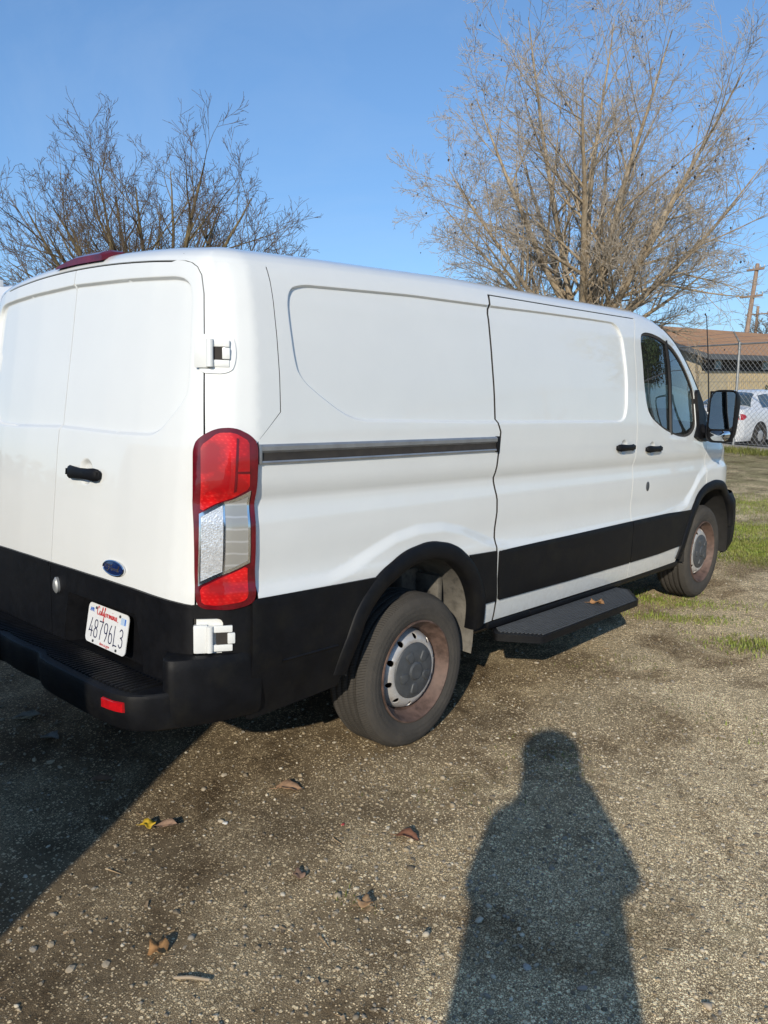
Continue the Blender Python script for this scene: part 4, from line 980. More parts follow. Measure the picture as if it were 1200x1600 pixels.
mb.box(-.92,.92,2.05,2.075,.5,1.15); mb.build('cargo_partition',MAT['dash'],van,sharp=30)
mb=MB(); mb.box(.50,.78,3.33,3.335,1.305,1.50,M=Matrix.Rotation(rad(-12),4,'X')@Matrix.Translation((0,.28,.72)))
mb2=MB(); V=[(.35,3.16,1.318),(.62,3.16,1.318),(.62,3.42,1.315),(.35,3.42,1.315),(.35,3.30,1.47),(.62,3.30,1.47)]
mb2.add([(.40,3.27,1.31),(.68,3.27,1.31),(.68,3.335,1.52),(.40,3.335,1.52)],[(0,1,2,3)]); mb2.build('paper_sheet',MAT['paper'],van,smooth=False,sharp=None)
# ------------------------------------------------------------------ ground
def ground_h(x,y):
    """gentle unevenness of the gravel yard (metres)"""
    x=np.asarray(x,float);y=np.asarray(y,float)
    h=.010*np.sin(x*1.7+.4)*np.cos(y*1.3-.7)+.006*np.sin(x*4.1+y*2.3)+.004*np.sin(7.3*x-5.1*y+1.0)+.003*np.sin(11*x+9*y)
    return h*np.clip((np.hypot(x-3,y-3))/1,0,1)-.006
m,nt,b=mat_new('gravel_ground'); co=tex_coord(nt)
big=noise(nt,co,.55,5,.6,dist=.4); mid=noise(nt,co,2.6,6,.65,dist=.3); fine=noise(nt,co,45,5,.7); grain=noise(nt,co,260,3,.6)
def vor(sc,feat='F1'):
    v=N_(nt,'ShaderNodeTexVoronoi'); v.inputs['Scale'].default_value=sc; v.feature=feat; nt.links.new(co,v.inputs['Vector']); return v
v1=vor(62); v2=vor(135); v3=vor(300)
soil=ramp(nt,mid,[(.25,(.055,.040,.026)),(.5,(.125,.096,.063)),(.75,(.23,.188,.128))])
soil=mixc(nt,math_(nt,'MULTIPLY',fine,.5),soil,(.29,.23,.15))
def cellcol(v,bri):
    hsv=N_(nt,'ShaderNodeHueSaturation'); hsv.inputs['Saturation'].default_value=.0; nt.links.new(v.outputs['Color'],hsv.inputs['Color'])
    return ramp(nt,hsv.outputs[0],[(.15,(.07*bri,.054*bri,.036*bri)),(.38,(.22*bri,.18*bri,.125*bri)),(.6,(.36*bri,.305*bri,.215*bri)),(.85,(.52*bri,.45*bri,.33*bri))])
g3=cellcol(v3,1.75); g2=cellcol(v2,1.75); g1=cellcol(v1,1.6)
# how stony a place is
sx0=N_(nt,'ShaderNodeSeparateXYZ'); nt.links.new(co,sx0.inputs[0]); gr=math_(nt,'MULTIPLY_ADD',math_(nt,'ADD',sx0.outputs['X'],math_(nt,'MULTIPLY',sx0.outputs['Y'],.35)),.10,-.13); gr=math_(nt,'MINIMUM',math_(nt,'MAXIMUM',gr,-.10),.09)
st=ramp(nt,math_(nt,'ADD',gr,math_(nt,'ADD',math_(nt,'MULTIPLY',big,.62),math_(nt,'MULTIPLY',mid,.5))),[(.47,(.06,.06,.06)),(.62,(.95,.95,.95))])
sel3=math_(nt,'MULTIPLY',ramp(nt,v3.outputs['Distance'],[(.30,(1,1,1)),(.55,(0,0,0))]),math_(nt,'MULTIPLY_ADD',st,.85,.10))
c=mixc(nt,sel3,soil,g3)
sep=N_(nt,'ShaderNodeSeparateColor'); nt.links.new(v2.outputs['Color'],sep.inputs[0])
pick2=math_(nt,'GREATER_THAN',sep.outputs[1],math_(nt,'MULTIPLY_ADD',st,-.45,.78))
sel2=math_(nt,'MULTIPLY',pick2,ramp(nt,v2.outputs['Distance'],[(.34,(1,1,1)),(.46,(0,0,0))])); c=mixc(nt,sel2,c,g2)
sep1=N_(nt,'ShaderNodeSeparateColor'); nt.links.new(v1.outputs['Color'],sep1.inputs[0])
pick1=math_(nt,'GREATER_THAN',sep1.outputs[1],math_(nt,'MULTIPLY_ADD',st,-.25,.93))
sel1=math_(nt,'MULTIPLY',pick1,ramp(nt,v1.outputs['Distance'],[(.34,(1,1,1)),(.44,(0,0,0))])); c=mixc(nt,sel1,c,g1)
# thin moss and weeds: towards the fence, and in scattered smears
sx=N_(nt,'ShaderNodeSeparateXYZ'); nt.links.new(co,sx.inputs[0])
far=math_(nt,'MULTIPLY_ADD',sx.outputs['Y'],.085,-.22,clamp=True)
mo=noise(nt,co,1.15,6,.7,dist=.5); mo2=noise(nt,co,14,4,.7)
mf=math_(nt,'ADD',math_(nt,'MULTIPLY',far,.38),mo); mf=math_(nt,'ADD',mf,math_(nt,'MULTIPLY',mo2,.18))
mm=ramp(nt,mf,[(.70,(0,0,0)),(.95,(.6,.6,.6))])
moss=ramp(nt,fine,[(.3,(.050,.058,.020)),(.6,(.105,.115,.032)),(.8,(.20,.20,.06))])
c=mixc(nt,mm,c,moss)
# street beyond the kerb: plain grey paving
cl1=ramp(nt,noise(nt,co,7.5,5,.65,dist=.6),[(.30,(.58,.56,.54)),(.50,(1,1,1)),(.70,(1.0,1.0,1.0))]); cl2=ramp(nt,noise(nt,co,30,4,.7),[(.30,(.55,.54,.53)),(.55,(1,1,1))]); cl3=ramp(nt,noise(nt,co,1.7,5,.65,dist=.5),[(.36,(.50,.46,.42)),(.50,(.95,.94,.93)),(.66,(1.0,1.0,1.0))])
c=mixc(nt,.75,c,mixc(nt,1.0,c,cl1,'MULTIPLY')); c=mixc(nt,.7,c,mixc(nt,1.0,c,cl2,'MULTIPLY')); c=mixc(nt,1.0,c,cl3,'MULTIPLY'); dw=math_(nt,'ADD',math_(nt,'ADD',sx0.outputs['X'],math_(nt,'MULTIPLY',sx0.outputs['Y'],.35)),math_(nt,'MULTIPLY_ADD',noise(nt,co,1.1,5,.6,dist=.6),2.4,-1.2))   # browner dirt on the left gives way to paler gravel
dry=ramp(nt,math_(nt,'MULTIPLY_ADD',dw,.5,-.2,clamp=True),[(.0,(.98,.90,.76)),(.45,(1.50,1.40,1.19)),(1.0,(2.05,1.95,1.70))]); c=mixc(nt,1.0,c,dry,'MULTIPLY')
nt.links.new(c,b.inputs['Base Color']); b.inputs['Roughness'].default_value=.95; b.inputs['Specular IOR Level'].default_value=.2
hh=math_(nt,'ADD',math_(nt,'MULTIPLY',sel2,.55),math_(nt,'MULTIPLY',sel1,1.0)); hh=math_(nt,'ADD',hh,math_(nt,'MULTIPLY',sel3,.25)); hh=math_(nt,'ADD',hh,math_(nt,'MULTIPLY',fine,.5)); hh=math_(nt,'ADD',hh,math_(nt,'MULTIPLY',grain,.2))
bump(nt,b,hh,1.0,.014); MAT['ground']=m
def axis_pts(lo,hi,c0,c1,h,f0,f1):
    a=list(np.arange(c0,c1,h)); d=h; x=c1
    while x<hi: a.append(x); d=d*1.35 if x>f1 else min(d*1.35,.40); x+=d
    a.append(hi); d=h; x=c0
    while x>lo: d=d*1.35 if x<f0 else min(d*1.35,.40); x-=d; a.insert(0,max(x,lo))
    return np.array(a)
gx=axis_pts(-400,400,-2.5,5.5,.06,-12,8); gy=axis_pts(-400,600,-4.5,7.0,.06,-5,24)
XX,YY=np.meshgrid(gx,gy,indexing='ij'); ZZ=ground_h(XX,YY)*np.clip(1.4-np.hypot(XX-1,YY-2)/16,0,1)
_df=(XX+3.46)*.4+(YY-17.0)*.916; ZZ=ZZ-.20*sst((_df+.02)/.40)   # the street lies lower, beyond the kerb
n=len(gy); idx=np.arange(len(gx)*n).reshape(len(gx),n)
F=np.stack([idx[:-1,:-1],idx[1:,:-1],idx[1:,1:],idx[:-1,1:]],-1).reshape(-1,4)
me=bpy.data.meshes.new('ground'); V=np.stack([XX,YY,ZZ],-1).reshape(-1,3)
me.from_pydata(V.tolist(),[],F.tolist()); me.polygons.foreach_set('use_smooth',[True]*len(me.polygons)); me.materials.append(MAT['ground'])
ground=bpy.data.objects.new('ground',me); COL.objects.link(ground); ground['kind']='structure'
# loose stones: small faceted pebbles, one mass
def pebbles(name,cnt,area,smin,smax,powr,seed,mat,dens_fn=None):
    r=np.random.default_rng(seed)
    bm=bmesh.new(); bmesh.ops.create_icosphere(bm,subdivisions=1,radius=1); bv=np.array([v.co[:] for v in bm.verts]); bm.verts.index_update(); bf=np.array([[v.index for v in f.verts] for f in bm.faces]); bm.free()
    x=r.uniform(area[0],area[1],cnt*3); y=r.uniform(area[2],area[3],cnt*3)
    d=np.hypot(x-CAM.x,y-CAM.y); keep=r.random(cnt*3)<np.clip(2.6/d,0,1)**1.5
    cl=np.sin(x*2.1+1.3*np.sin(y*1.7))*np.cos(y*2.6+x*.9)+.5*np.sin(x*6.3-y*5.1); keep&=r.random(cnt*3)<np.clip((.62+.32*cl)*(.45+.65*sst((x+.35*y-.2)/1.6)),.10,1)
    x=x[keep][:cnt];y=y[keep][:cnt];k=len(x)
    s=smin+(smax-smin)*r.random(k)**powr
    shp=np.stack([r.uniform(.75,1.35,k),r.uniform(.6,1.05,k),r.uniform(.35,.75,k)],1)*s[:,None]
    jit=1+r.uniform(-.22,.22,(k,len(bv)))
    vv=bv[None]*jit[...,None]*shp[:,None,:]
    a=r.uniform(0,2*np.pi,k); tl=r.uniform(-.35,.35,k)
    ca,sa=np.cos(a)[:,None],np.sin(a)[:,None]; ct,stt=np.cos(tl)[:,None],np.sin(tl)[:,None]
    y1=vv[...,1]*ct-vv[...,2]*stt; z1=vv[...,1]*stt+vv[...,2]*ct
    X=vv[...,0]*ca-y1*sa+x[:,None]; Y=vv[...,0]*sa+y1*ca+y[:,None]; Z=z1+(ground_h(x,y)*np.clip(1.4-np.hypot(x-1,y-2)/16,0,1)+shp[:,2]*.30)[:,None]
    V=np.stack([X,Y,Z],-1).reshape(-1,3); F=(bf[None]+(np.arange(k)*len(bv))[:,None,None]).reshape(-1,3)
    me=bpy.data.meshes.new(name); me.vertices.add(len(V)); me.vertices.foreach_set('co',V.ravel()); me.loops.add(F.size); me.loops.foreach_set('vertex_index',F.ravel().astype(np.int32)); me.polygons.add(len(F)); me.polygons.foreach_set('loop_start',np.arange(0,F.size,3,dtype=np.int32)); me.polygons.foreach_set('loop_total',np.full(len(F),3,dtype=np.int32))
    me.update(calc_edges=True); me.validate()
    at=me.attributes.new('tone','FLOAT','FACE'); at.data.foreach_set('value',np.repeat(r.random(k),len(bf)).astype(np.float32))
    me.polygons.foreach_set('use_smooth',[bool(q) for q in np.repeat(r.random(k)<.55,len(bf))])
    me.materials.append(mat); o=bpy.data.objects.new(name,me); COL.objects.link(o); o['kind']='stuff'; return o
m,nt,b=mat_new('pebble_stone'); at=N_(nt,'ShaderNodeAttribute'); at.attribute_name='tone'; co=tex_coord(nt)
c=ramp(nt,at.outputs['Fac'],[(.0,(.10,.078,.050)),(.25,(.22,.175,.115)),(.45,(.27,.245,.20)),(.6,(.38,.30,.19)),(.85,(.44,.37,.27)),(.98,(.66,.59,.45))])
c=mixc(nt,math_(nt,'MULTIPLY',noise(nt,co,160,4,.7),.5),c,(.20,.16,.11)); nt.links.new(c,b.inputs['Base Color']); b.inputs['Roughness'].default_value=.85; bump(nt,b,noise(nt,co,400,3,.6),.3,.003); MAT['pebble']=m
g=pebbles('loose_gravel',52000,(-1.3,4.8,-2.6,6.2),.0018,.0088,3.0,3,MAT['pebble']); tag(g,'small loose grey and tan stones strewn over the yard','gravel')
g=pebbles('loose_stones',2200,(-1.3,4.8,-2.4,6.0),.006,.0165,3.6,5,MAT['pebble']); tag(g,'scattered larger pebbles lying on the gravel yard','stones')
# grass and weeds as thin blades
def blades(name,spots,seed,mat,h0,h1):
    r=np.random.default_rng(seed);V=[];F=[]
    for (cx,cy,rx,ry,cnt,ang) in spots:
        u=r.normal(0,.5,cnt)*rx; v=r.normal(0,.5,cnt)*ry; ca,sa=math.cos(ang),math.sin(ang)
        for i in range(cnt):
            x=cx+u[i]*ca-v[i]*sa; y=cy+u[i]*sa+v[i]*ca; z=float(ground_h(x,y))*max(0,1.4-math.hypot(x-1,y-2)/16) if math.hypot(x-1,y-2)<22 else 0.0
            h=r.uniform(h0,h1); w=h*.07+.0008; a=r.uniform(0,6.28); le=r.uniform(.1,.9)*h; dx,dy=math.cos(a),math.sin(a); px,py=-dy*w,dx*w
            b0=len(V); V+=[(x-px,y-py,z-.003),(x+px,y+py,z-.003),(x+dx*le*.4-px*.8,y+dy*le*.4-py*.8,z+h*.6),(x+dx*le*.4+px*.8,y+dy*le*.4+py*.8,z+h*.6),(x+dx*le,y+dy*le,z+h)]
            F+=[(b0,b0+1,b0+3,b0+2),(b0+2,b0+3,b0+4)]
    return mk(name,V,F,mat,None,smooth=False)
m,nt,b=mat_new('winter_grass'); co=tex_coord(nt); c=ramp(nt,noise(nt,co,3,5,.7),[(.3,(.085,.115,.018)),(.5,(.17,.20,.032)),(.7,(.30,.29,.07))]); c=mixc(nt,math_(nt,'MULTIPLY',noise(nt,co,90,2,.5),.5),c,(.20,.16,.07)); nt.links.new(c,b.inputs['Base Color']); b.inputs['Roughness'].default_value=.7
tr=N_(nt,'ShaderNodeBsdfTranslucent'); nt.links.new(c,tr.inputs[0]); mx=N_(nt,'ShaderNodeMixShader'); mx.inputs[0].default_value=.3; nt.links.new(b.outputs[0],mx.inputs[1]); nt.links.new(tr.outputs[0],mx.inputs[2]); nt.links.new(mx.outputs[0],nt.nodes['Material Output'].inputs[0]); MAT['grass']=m
MAT['weed']=simple('bright_weed',(.20,.245,.035),.65,var=.45,vscale=14,dark=(.30,.27,.09),dscale=5)
sp=[(.70,3.05,.5,.16,900,.3),(1.05,2.68,.35,.10,420,.5),(1.66,2.40,.30,.20,380,.2),(.55,5.45,.9,.5,6500,.2),(.95,4.75,.5,.25,2600,.1),(.2,6.4,.8,.4,2500,.2),(-.3,7.6,1.6,1.2,3500,.3),(1.9,5.9,1.2,.8,1500,0),(2.2,3.4,.8,.4,300,0),(1.45,.30,.25,.2,160,0),(1.38,-.25,.30,.12,40,.6),(1.9,1.1,.5,.3,110,0),(1.25,1.6,.5,.2,120,1.0),(1.5,-.95,.1,.06,30,0),(.75,-2.15,.12,.1,60,0)]
r=np.random.default_rng(11)
for _ in range(120):
    x=r.uniform(-3,5); y=r.uniform(2.5,15); sp.append((x,y,r.uniform(.2,.9),r.uniform(.1,.4),int(r.uniform(40,160)),r.uniform(0,3)))
g=blades('yard_grass',sp,21,MAT['grass'],.006,.022); tag(g,'thin yellow-green grass growing in patches of the gravel','grass',kind='stuff')
gb=blades('weed_patches',[(.72,5.30,.95,.50,9000,.25),(.35,6.3,1.0,.55,5000,.2),(-.2,8.2,1.3,.9,5000,.2),(.80,3.05,.55,.18,1500,.35),(1.08,2.68,.40,.13,750,.5),(1.66,2.40,.34,.20,900,.2),(1.95,2.9,.3,.12,500,.2),(2.3,1.2,.4,.2,120,0)],25,MAT['weed'],.010,.036); tag(gb,'bright yellow-green weed patches beside the front wheel','grass',kind='stuff')
fd=np.array((.916,-.4)); fo=np.array((-3.46,17.0)); ang=math.atan2(fd[1],fd[0])
g=blades('kerb_grass',[(fo[0]+fd[0]*t-.35*.4,fo[1]+fd[1]*t-.75,.9,.55,520,ang) for t in np.arange(-10,8,.8)],22,MAT['grass'],.03,.13); tag(g,'strip of taller green grass along the fence kerb','grass',kind='stuff')
# fallen leaves: each a curled blade with a stalk
def leaf(name,label,loc,rot,size,col,kind=0,seed=0,group=None):
    r=random.Random(seed); n=9; V=[];F=[]
    if kind==0:   # long pointed leaf curled along its middle
        for i in range(n+1):
            t=i/n; w=size*.30*math.sin(math.pi*min(1,t*.95+.05))**.8*(1+.18*math.sin(t*17+seed)); x=size*(t-.5)
            for k in (-1,-.5,0,.5,1): V.append((x+r.uniform(-.03,.03)*size*abs(k),k*w,size*(.05+.20*abs(k)**1.5*math.sin(math.pi*t)+.06*math.sin(t*5+seed)+r.uniform(-.012,.012))))
        F=[(i*5+j,i*5+j+1,i*5+6+j,i*5+5+j) for i in range(n) for j in range(4)]
    else:         # lobed plane-tree leaf, crumpled
        k=30; V.append((0,0,size*.12))
        for ring in (.5,1.0):
            for i in range(k):
                a=2*math.pi*i/k; lob=.62+.38*abs(math.cos(2.5*a+.3))**.7; rr=size*.5*ring*lob*(1+r.uniform(-.06,.06))
                V.append((rr*math.cos(a),rr*math.sin(a)*.8,size*(.10+.14*math.sin(3*a+seed)*ring+.08*ring*ring+r.uniform(-.02,.02))))
        F=[(0,1+i,1+(i+1)%k) for i in range(k)]+[(1+i,1+k+i,1+k+(i+1)%k,1+(i+1)%k) for i in range(k)]
    mt=simple('leaf_'+name+str(seed),col,.75,var=.35,vscale=45,bumpS=.3,bscale=160,dark=tuple(c*.5 for c in col),dscale=22)
    root=empty(name,loc,rot); bl=mk('blade',V,F,mt,root); so=bl.modifiers.new('thick','SOLIDIFY'); so.thickness=.0008
    mb=MB(); mb.tube([(-size*.45,0,size*.06),(-size*.62,size*.03,size*.04),(-size*.78,size*.07,size*.02)],[size*.016,size*.012,size*.010],5); mb.build('stalk',mt,root)
    tag(root,label,'leaf',group); return root
leaf('fallen_leaf','pale brown pointed leaf lying behind the rear wheel',(.857,-.636,.0),(0,0,.75),.105,(.33,.20,.115),0,1)
l2=leaf('fallen_leaf','yellow and brown leaf at the edge of the big shadow',(.672,-1.150,.0),(0,0,.72),.062,(.55,.36,.02),1,2)
l3=leaf('fallen_leaf','dull brown leaf tip lying against the yellow leaf',(.725,-1.105,.0),(.05,0,.75),.075,(.30,.19,.125),0,3)
leaf('fallen_leaf','crumpled orange-brown leaf low left on the gravel',(1.264,-1.482,.002),(.10,-.05,2.3),.075,(.30,.155,.055),1,4)
leaf('fallen_leaf','small curled tan leaf on the gravel left of the person shadow',(1.563,-.942,0),(0,.1,1.2),.062,(.33,.20,.10),1,5)
leaf('fallen_leaf','reddish brown shredded leaf between rear wheel and person shadow',(1.428,-.581,0),(0,0,.4),.085,(.20,.085,.045),0,6)
leaf('fallen_leaf','little dark brown leaf left of the curled tan leaf',(1.303,-.98,0),(.1,0,.2),.05,(.20,.125,.085),1,7)
leaf('fallen_leaf','brown leaf lying in the shade below the rear bumper',(.236,-1.095,0),(0,0,.9),.085,(.20,.12,.07),0,8)
leaf('fallen_leaf','pale dry leaf in deep shade under the left of the bumper',(-.60,-1.03,0),(0,0,1.0),.13,(.30,.26,.19),0,9)
leaf('fallen_leaf','grey-brown leaf in shade beside the pale dry leaf',(-.30,-1.06,0),(0,0,.3),.11,(.20,.18,.15),0,10)
lf=leaf('fallen_leaf','brown curled leaf lying on the black side step',(1.10,1.42,.368),(0,.05,.6),.085,(.33,.17,.07),1,12)
mb=MB(); mb.tube([(1.395,-1.515,.006),(1.43,-1.485,.008),(1.475,-1.455,.006)],[.004,.0048,.0035],7); tw=mb.build('twig',simple('dry_twig',(.33,.26,.18),.85,bumpS=.4,bscale=120)); tag(tw,'short pale twig on the gravel at the lower left','twig')
def rock(label,loc,s,col,seed,flat=.55):
    bm=bmesh.new(); bmesh.ops.create_icosphere(bm,subdivisions=2,radius=1); r=random.Random(seed)
    for v in bm.verts:
        k=1+.18*math.sin(3*v.co.x+seed)+.14*math.sin(4*v.co.y+2*seed)+r.uniform(-.05,.05); v.co=Vector((v.co.x*s*k,v.co.y*s*.75*k,v.co.z*s*flat*k))
    V=[tuple(v.co) for v in bm.verts]; bm.verts.index_update(); F=[tuple(v.index for v in f.verts) for f in bm.faces]; bm.free()
    o=mk('stone',V,F,simple('stone'+str(seed),col,.85,var=.2,vscale=60,bumpS=.3,bscale=200),None,loc=(loc[0],loc[1],s*flat*.35),rot=(0,0,seed)); tag(o,label,'stone','larger single stones on the gravel'); return o
rock('rounded cream stone just left of the person shadow',(1.79,-.924),.0125,(.42,.37,.28),1)
rock('angular white chip on the gravel right of the yellow leaf',(.865,-.952),.012,(.62,.60,.55),2,.3)
rock('tan stone at the bottom right right of the shadow',(2.50,-.645),.0135,(.40,.33,.24),3)
rock('pinkish stone inside the lower part of the person shadow',(2.232,-.808),.0125,(.32,.26,.21),4)
rock('small red chip on the gravel below the rear wheel',(1.193,-.67),.008,(.42,.06,.06),5,.3)
rock('grey-white stone inside the lower part of the person shadow',(2.08,-.84),.0135,(.36,.34,.30),6)

# tiny bits of straw, twig and leaf crumbs between the stones
r=np.random.default_rng(77); V=[];F=[]
for i in range(900):
    x=r.uniform(-.8,4.4); y=r.uniform(-2.2,4.5)
    if -1.0<x<1.0 and y>-1.1: continue
    a=r.uniform(0,6.28); L=r.uniform(.006,.028) if i%3 else r.uniform(.006,.014); w=.0009 if i%3 else L*.5; z=float(ground_h(x,y))+.004; dx,dy=math.cos(a),math.sin(a); b0=len(V); k=r.uniform(-.3,.3)*L
    V+=[(x-dx*L-dy*w,y-dy*L+dx*w,z),(x-dx*L+dy*w,y-dy*L-dx*w,z+.001),(x+dx*L+dy*w*.6,y+dy*L-dx*w*.6,z+.002+abs(k)),(x+dx*L-dy*w*.6,y+dy*L+dx*w*.6,z+.003)]; F.append((b0,b0+1,b0+2,b0+3))
o=mk('ground_litter',V,F,simple('dry_litter',(.30,.21,.12),.9,var=.5,vscale=30),None,smooth=False); tag(o,'tiny crumbs of straw and leaf among the gravel','litter',kind='stuff')
# ------------------------------------------------------------------ bare trees
class Tubes:
    def __init__(s): s.G={}; s.cnt=0
    def add(s,pts,rr,k): s.G.setdefault((len(pts),k),[]).append((pts,rr)); s.cnt+=(len(pts)-1)*k
    def build(s,name,mat,parent):
        VV=[];FF=[];base=0
        for (m,k),L in s.G.items():
            P=np.array([l[0] for l in L],float); R=np.array([l[1] for l in L],float); t=np.gradient(P,axis=1); t/=np.maximum(np.linalg.norm(t,axis=2),1e-9)[...,None]
            ref=np.where(np.abs(t[:,:1,2:])<.9,np.array([0,0,1.]),np.array([1.,0,0])); a=np.cross(t,np.broadcast_to(ref,t.shape)); a/=np.maximum(np.linalg.norm(a,axis=2),1e-9)[...,None]; b=np.cross(a,t)
            an=2*np.pi*np.arange(k)/k; ring=P[:,:,None,:]+(a[:,:,None,:]*np.cos(an)[None,None,:,None]+b[:,:,None,:]*np.sin(an)[None,None,:,None])*R[:,:,None,None]
            n=len(L); VV.append(ring.reshape(-1,3)); i=np.arange(m-1)[:,None]*k; j=np.arange(k)[None,:]
            f=np.stack([i+j,i+(j+1)%k,i+k+(j+1)%k,i+k+j],-1).reshape(-1,4); FF.append((f[None]+(np.arange(n)*m*k)[:,None,None]).reshape(-1,4)+base); base+=n*m*k
        V=np.concatenate(VV);F=np.concatenate(FF); me=bpy.data.meshes.new(name); me.vertices.add(len(V)); me.vertices.foreach_set('co',V.ravel()); me.loops.add(F.size); me.loops.foreach_set('vertex_index',F.ravel().astype(np.int32)); me.polygons.add(len(F)); me.polygons.foreach_set('loop_start',np.arange(0,F.size,4,dtype=np.int32)); me.polygons.foreach_set('loop_total',np.full(len(F),4,dtype=np.int32)); me.polygons.foreach_set('use_smooth',np.ones(len(F),bool)); me.update(calc_edges=True); me.materials.append(mat)
        o=bpy.data.objects.new(name,me); COL.objects.link(o); o.parent=parent; return o
def bark(name,c0,c1,c2):
    m,nt,b=mat_new(name); co=tex_coord(nt); mp=N_(nt,'ShaderNodeMapping'); mp.inputs['Scale'].default_value=(1,1,.35); nt.links.new(co,mp.inputs[0])
    n=noise(nt,mp.outputs[0],9,6,.7); c=ramp(nt,n,[(.3,c0),(.5,c1),(.7,c2)]); nt.links.new(c,b.inputs['Base Color']); b.inputs['Roughness'].default_value=.9; b.inputs['Specular IOR Level'].default_value=.2; bump(nt,b,noise(nt,mp.outputs[0],40,4,.7),.5,.02); return m
def _nrm(a):
    l=math.sqrt(a[0]*a[0]+a[1]*a[1]+a[2]*a[2]) or 1e-9; return (a[0]/l,a[1]/l,a[2]/l)
def grow(T,r,p,d,L,r0,level,maxl,P,leafpts):
    """one limb with children; P holds per-level settings"""
    n=P['seg'][level]; pts=[p]; dirs=[d]; cur=p; dd=d; rr=[r0]; wob=P['wob'][level]; up=P['up'][level]; st=L/n
    for i in range(n):
        dd=_nrm((dd[0]+r.gauss(0,wob),dd[1]+r.gauss(0,wob),dd[2]+r.gauss(0,wob)+up)); cur=(cur[0]+dd[0]*st,cur[1]+dd[1]*st,cur[2]+dd[2]*st)
        pts.append(cur); dirs.append(dd); rr.append(max(P['rmin'],r0*(1-(i+1)/n*P['taper'][level])))
    (T[0] if level<P['trunk_levels'] else T[1]).add(pts,rr,[7,6,4,3,3,3][level])
    if level>=maxl: leafpts.append(cur); return
    k=int(P['kids'][level]*r.uniform(.75,1.25)+.5)
    for j in range(k):
        f=P['start'][level]+(1-P['start'][level])*((j+r.uniform(.1,.9))/k); x=f*n; i=min(int(x),n-1); w=x-i
        A,B=pts[i],pts[i+1]; q=(A[0]*(1-w)+B[0]*w,A[1]*(1-w)+B[1]*w,A[2]*(1-w)+B[2]*w); bd=dirs[i+1]; az=r.uniform(0,2*math.pi)
        a=_nrm((bd[1],-bd[0],0)) if abs(bd[2])<.95 else (1.,0,0); b_=(bd[1]*a[2]-bd[2]*a[1],bd[2]*a[0]-bd[0]*a[2],bd[0]*a[1]-bd[1]*a[0])
        an=math.radians(r.uniform(*P['ang'][level])); c,s_=math.cos(an),math.sin(an); ca,sa=math.cos(az)*s_,math.sin(az)*s_
        nd=_nrm((bd[0]*c+a[0]*ca+b_[0]*sa,bd[1]*c+a[1]*ca+b_[1]*sa,bd[2]*c+a[2]*ca+b_[2]*sa+P['bias'][level]))
        rl=max(P['rmin'],(rr[i]*(1-w)+rr[i+1]*w)*r.uniform(*P['rad'][level]))
        grow(T,r,q,nd,L*r.uniform(*P['len'][level])*(1-P['short'][level]*f),rl,level+1,maxl,P,leafpts)
def bare_tree(name,label,loc,seed,stems,P,mats,maxl=4,trunk=None,seeds=0,seedmat=None,group=None):
    r=np.random.default_rng(seed); pr=random.Random(seed); root=empty(name,loc); T=(Tubes(),Tubes()); lp=[]
    if trunk: T[0].add(trunk[0],trunk[1],9)
    for (p,d,L,r0) in stems:
        d=np.array(d,float); d/=np.linalg.norm(d); grow(T,pr,tuple(map(float,p)),tuple(d),L,r0,0,maxl,P,lp)
    T[0].build('trunk',mats[0],root); T[1].build('crown',mats[1],root)
    if seeds:
        idx=r.choice(len(lp),min(seeds,len(lp)),replace=False); V=[];F=[]
        for i in idx:
            c=np.array(lp[i])+np.array([r.uniform(-.04,.04),r.uniform(-.04,.04),-r.uniform(.02,.12)]); s=r.uniform(.012,.028); b0=len(V)
            for v in ((1,0,0),(-1,0,0),(0,1,0),(0,-1,0),(0,0,1.3),(0,0,-1.6)): V.append(tuple(c+np.array(v)*s*r.uniform(.7,1.2)))
            F+=[(b0+a,b0+b_,b0+c_) for a,b_,c_ in ((0,2,4),(2,1,4),(1,3,4),(3,0,4),(2,0,5),(1,2,5),(3,1,5),(0,3,5))]
        s=mk('seed_pods',V,F,seedmat,root,smooth=False); s['kind']='stuff'
    tag(root,label,'tree',group); print(name,'faces',sum(t.cnt for t in T)); return root
pale=bark('pale_tan_bark',(.17,.125,.08),(.35,.275,.185),(.52,.43,.31)); paletw=bark('pale_twig_bark',(.28,.23,.175),(.41,.35,.275),(.55,.485,.395))
brown=bark('olive_brown_bark',(.07,.052,.028),(.15,.115,.06),(.24,.19,.10)); browntw=bark('dark_twig_bark',(.085,.062,.045),(.135,.10,.072),(.20,.155,.115))
podm=simple('dry_seed_pod',(.045,.032,.024),.9)
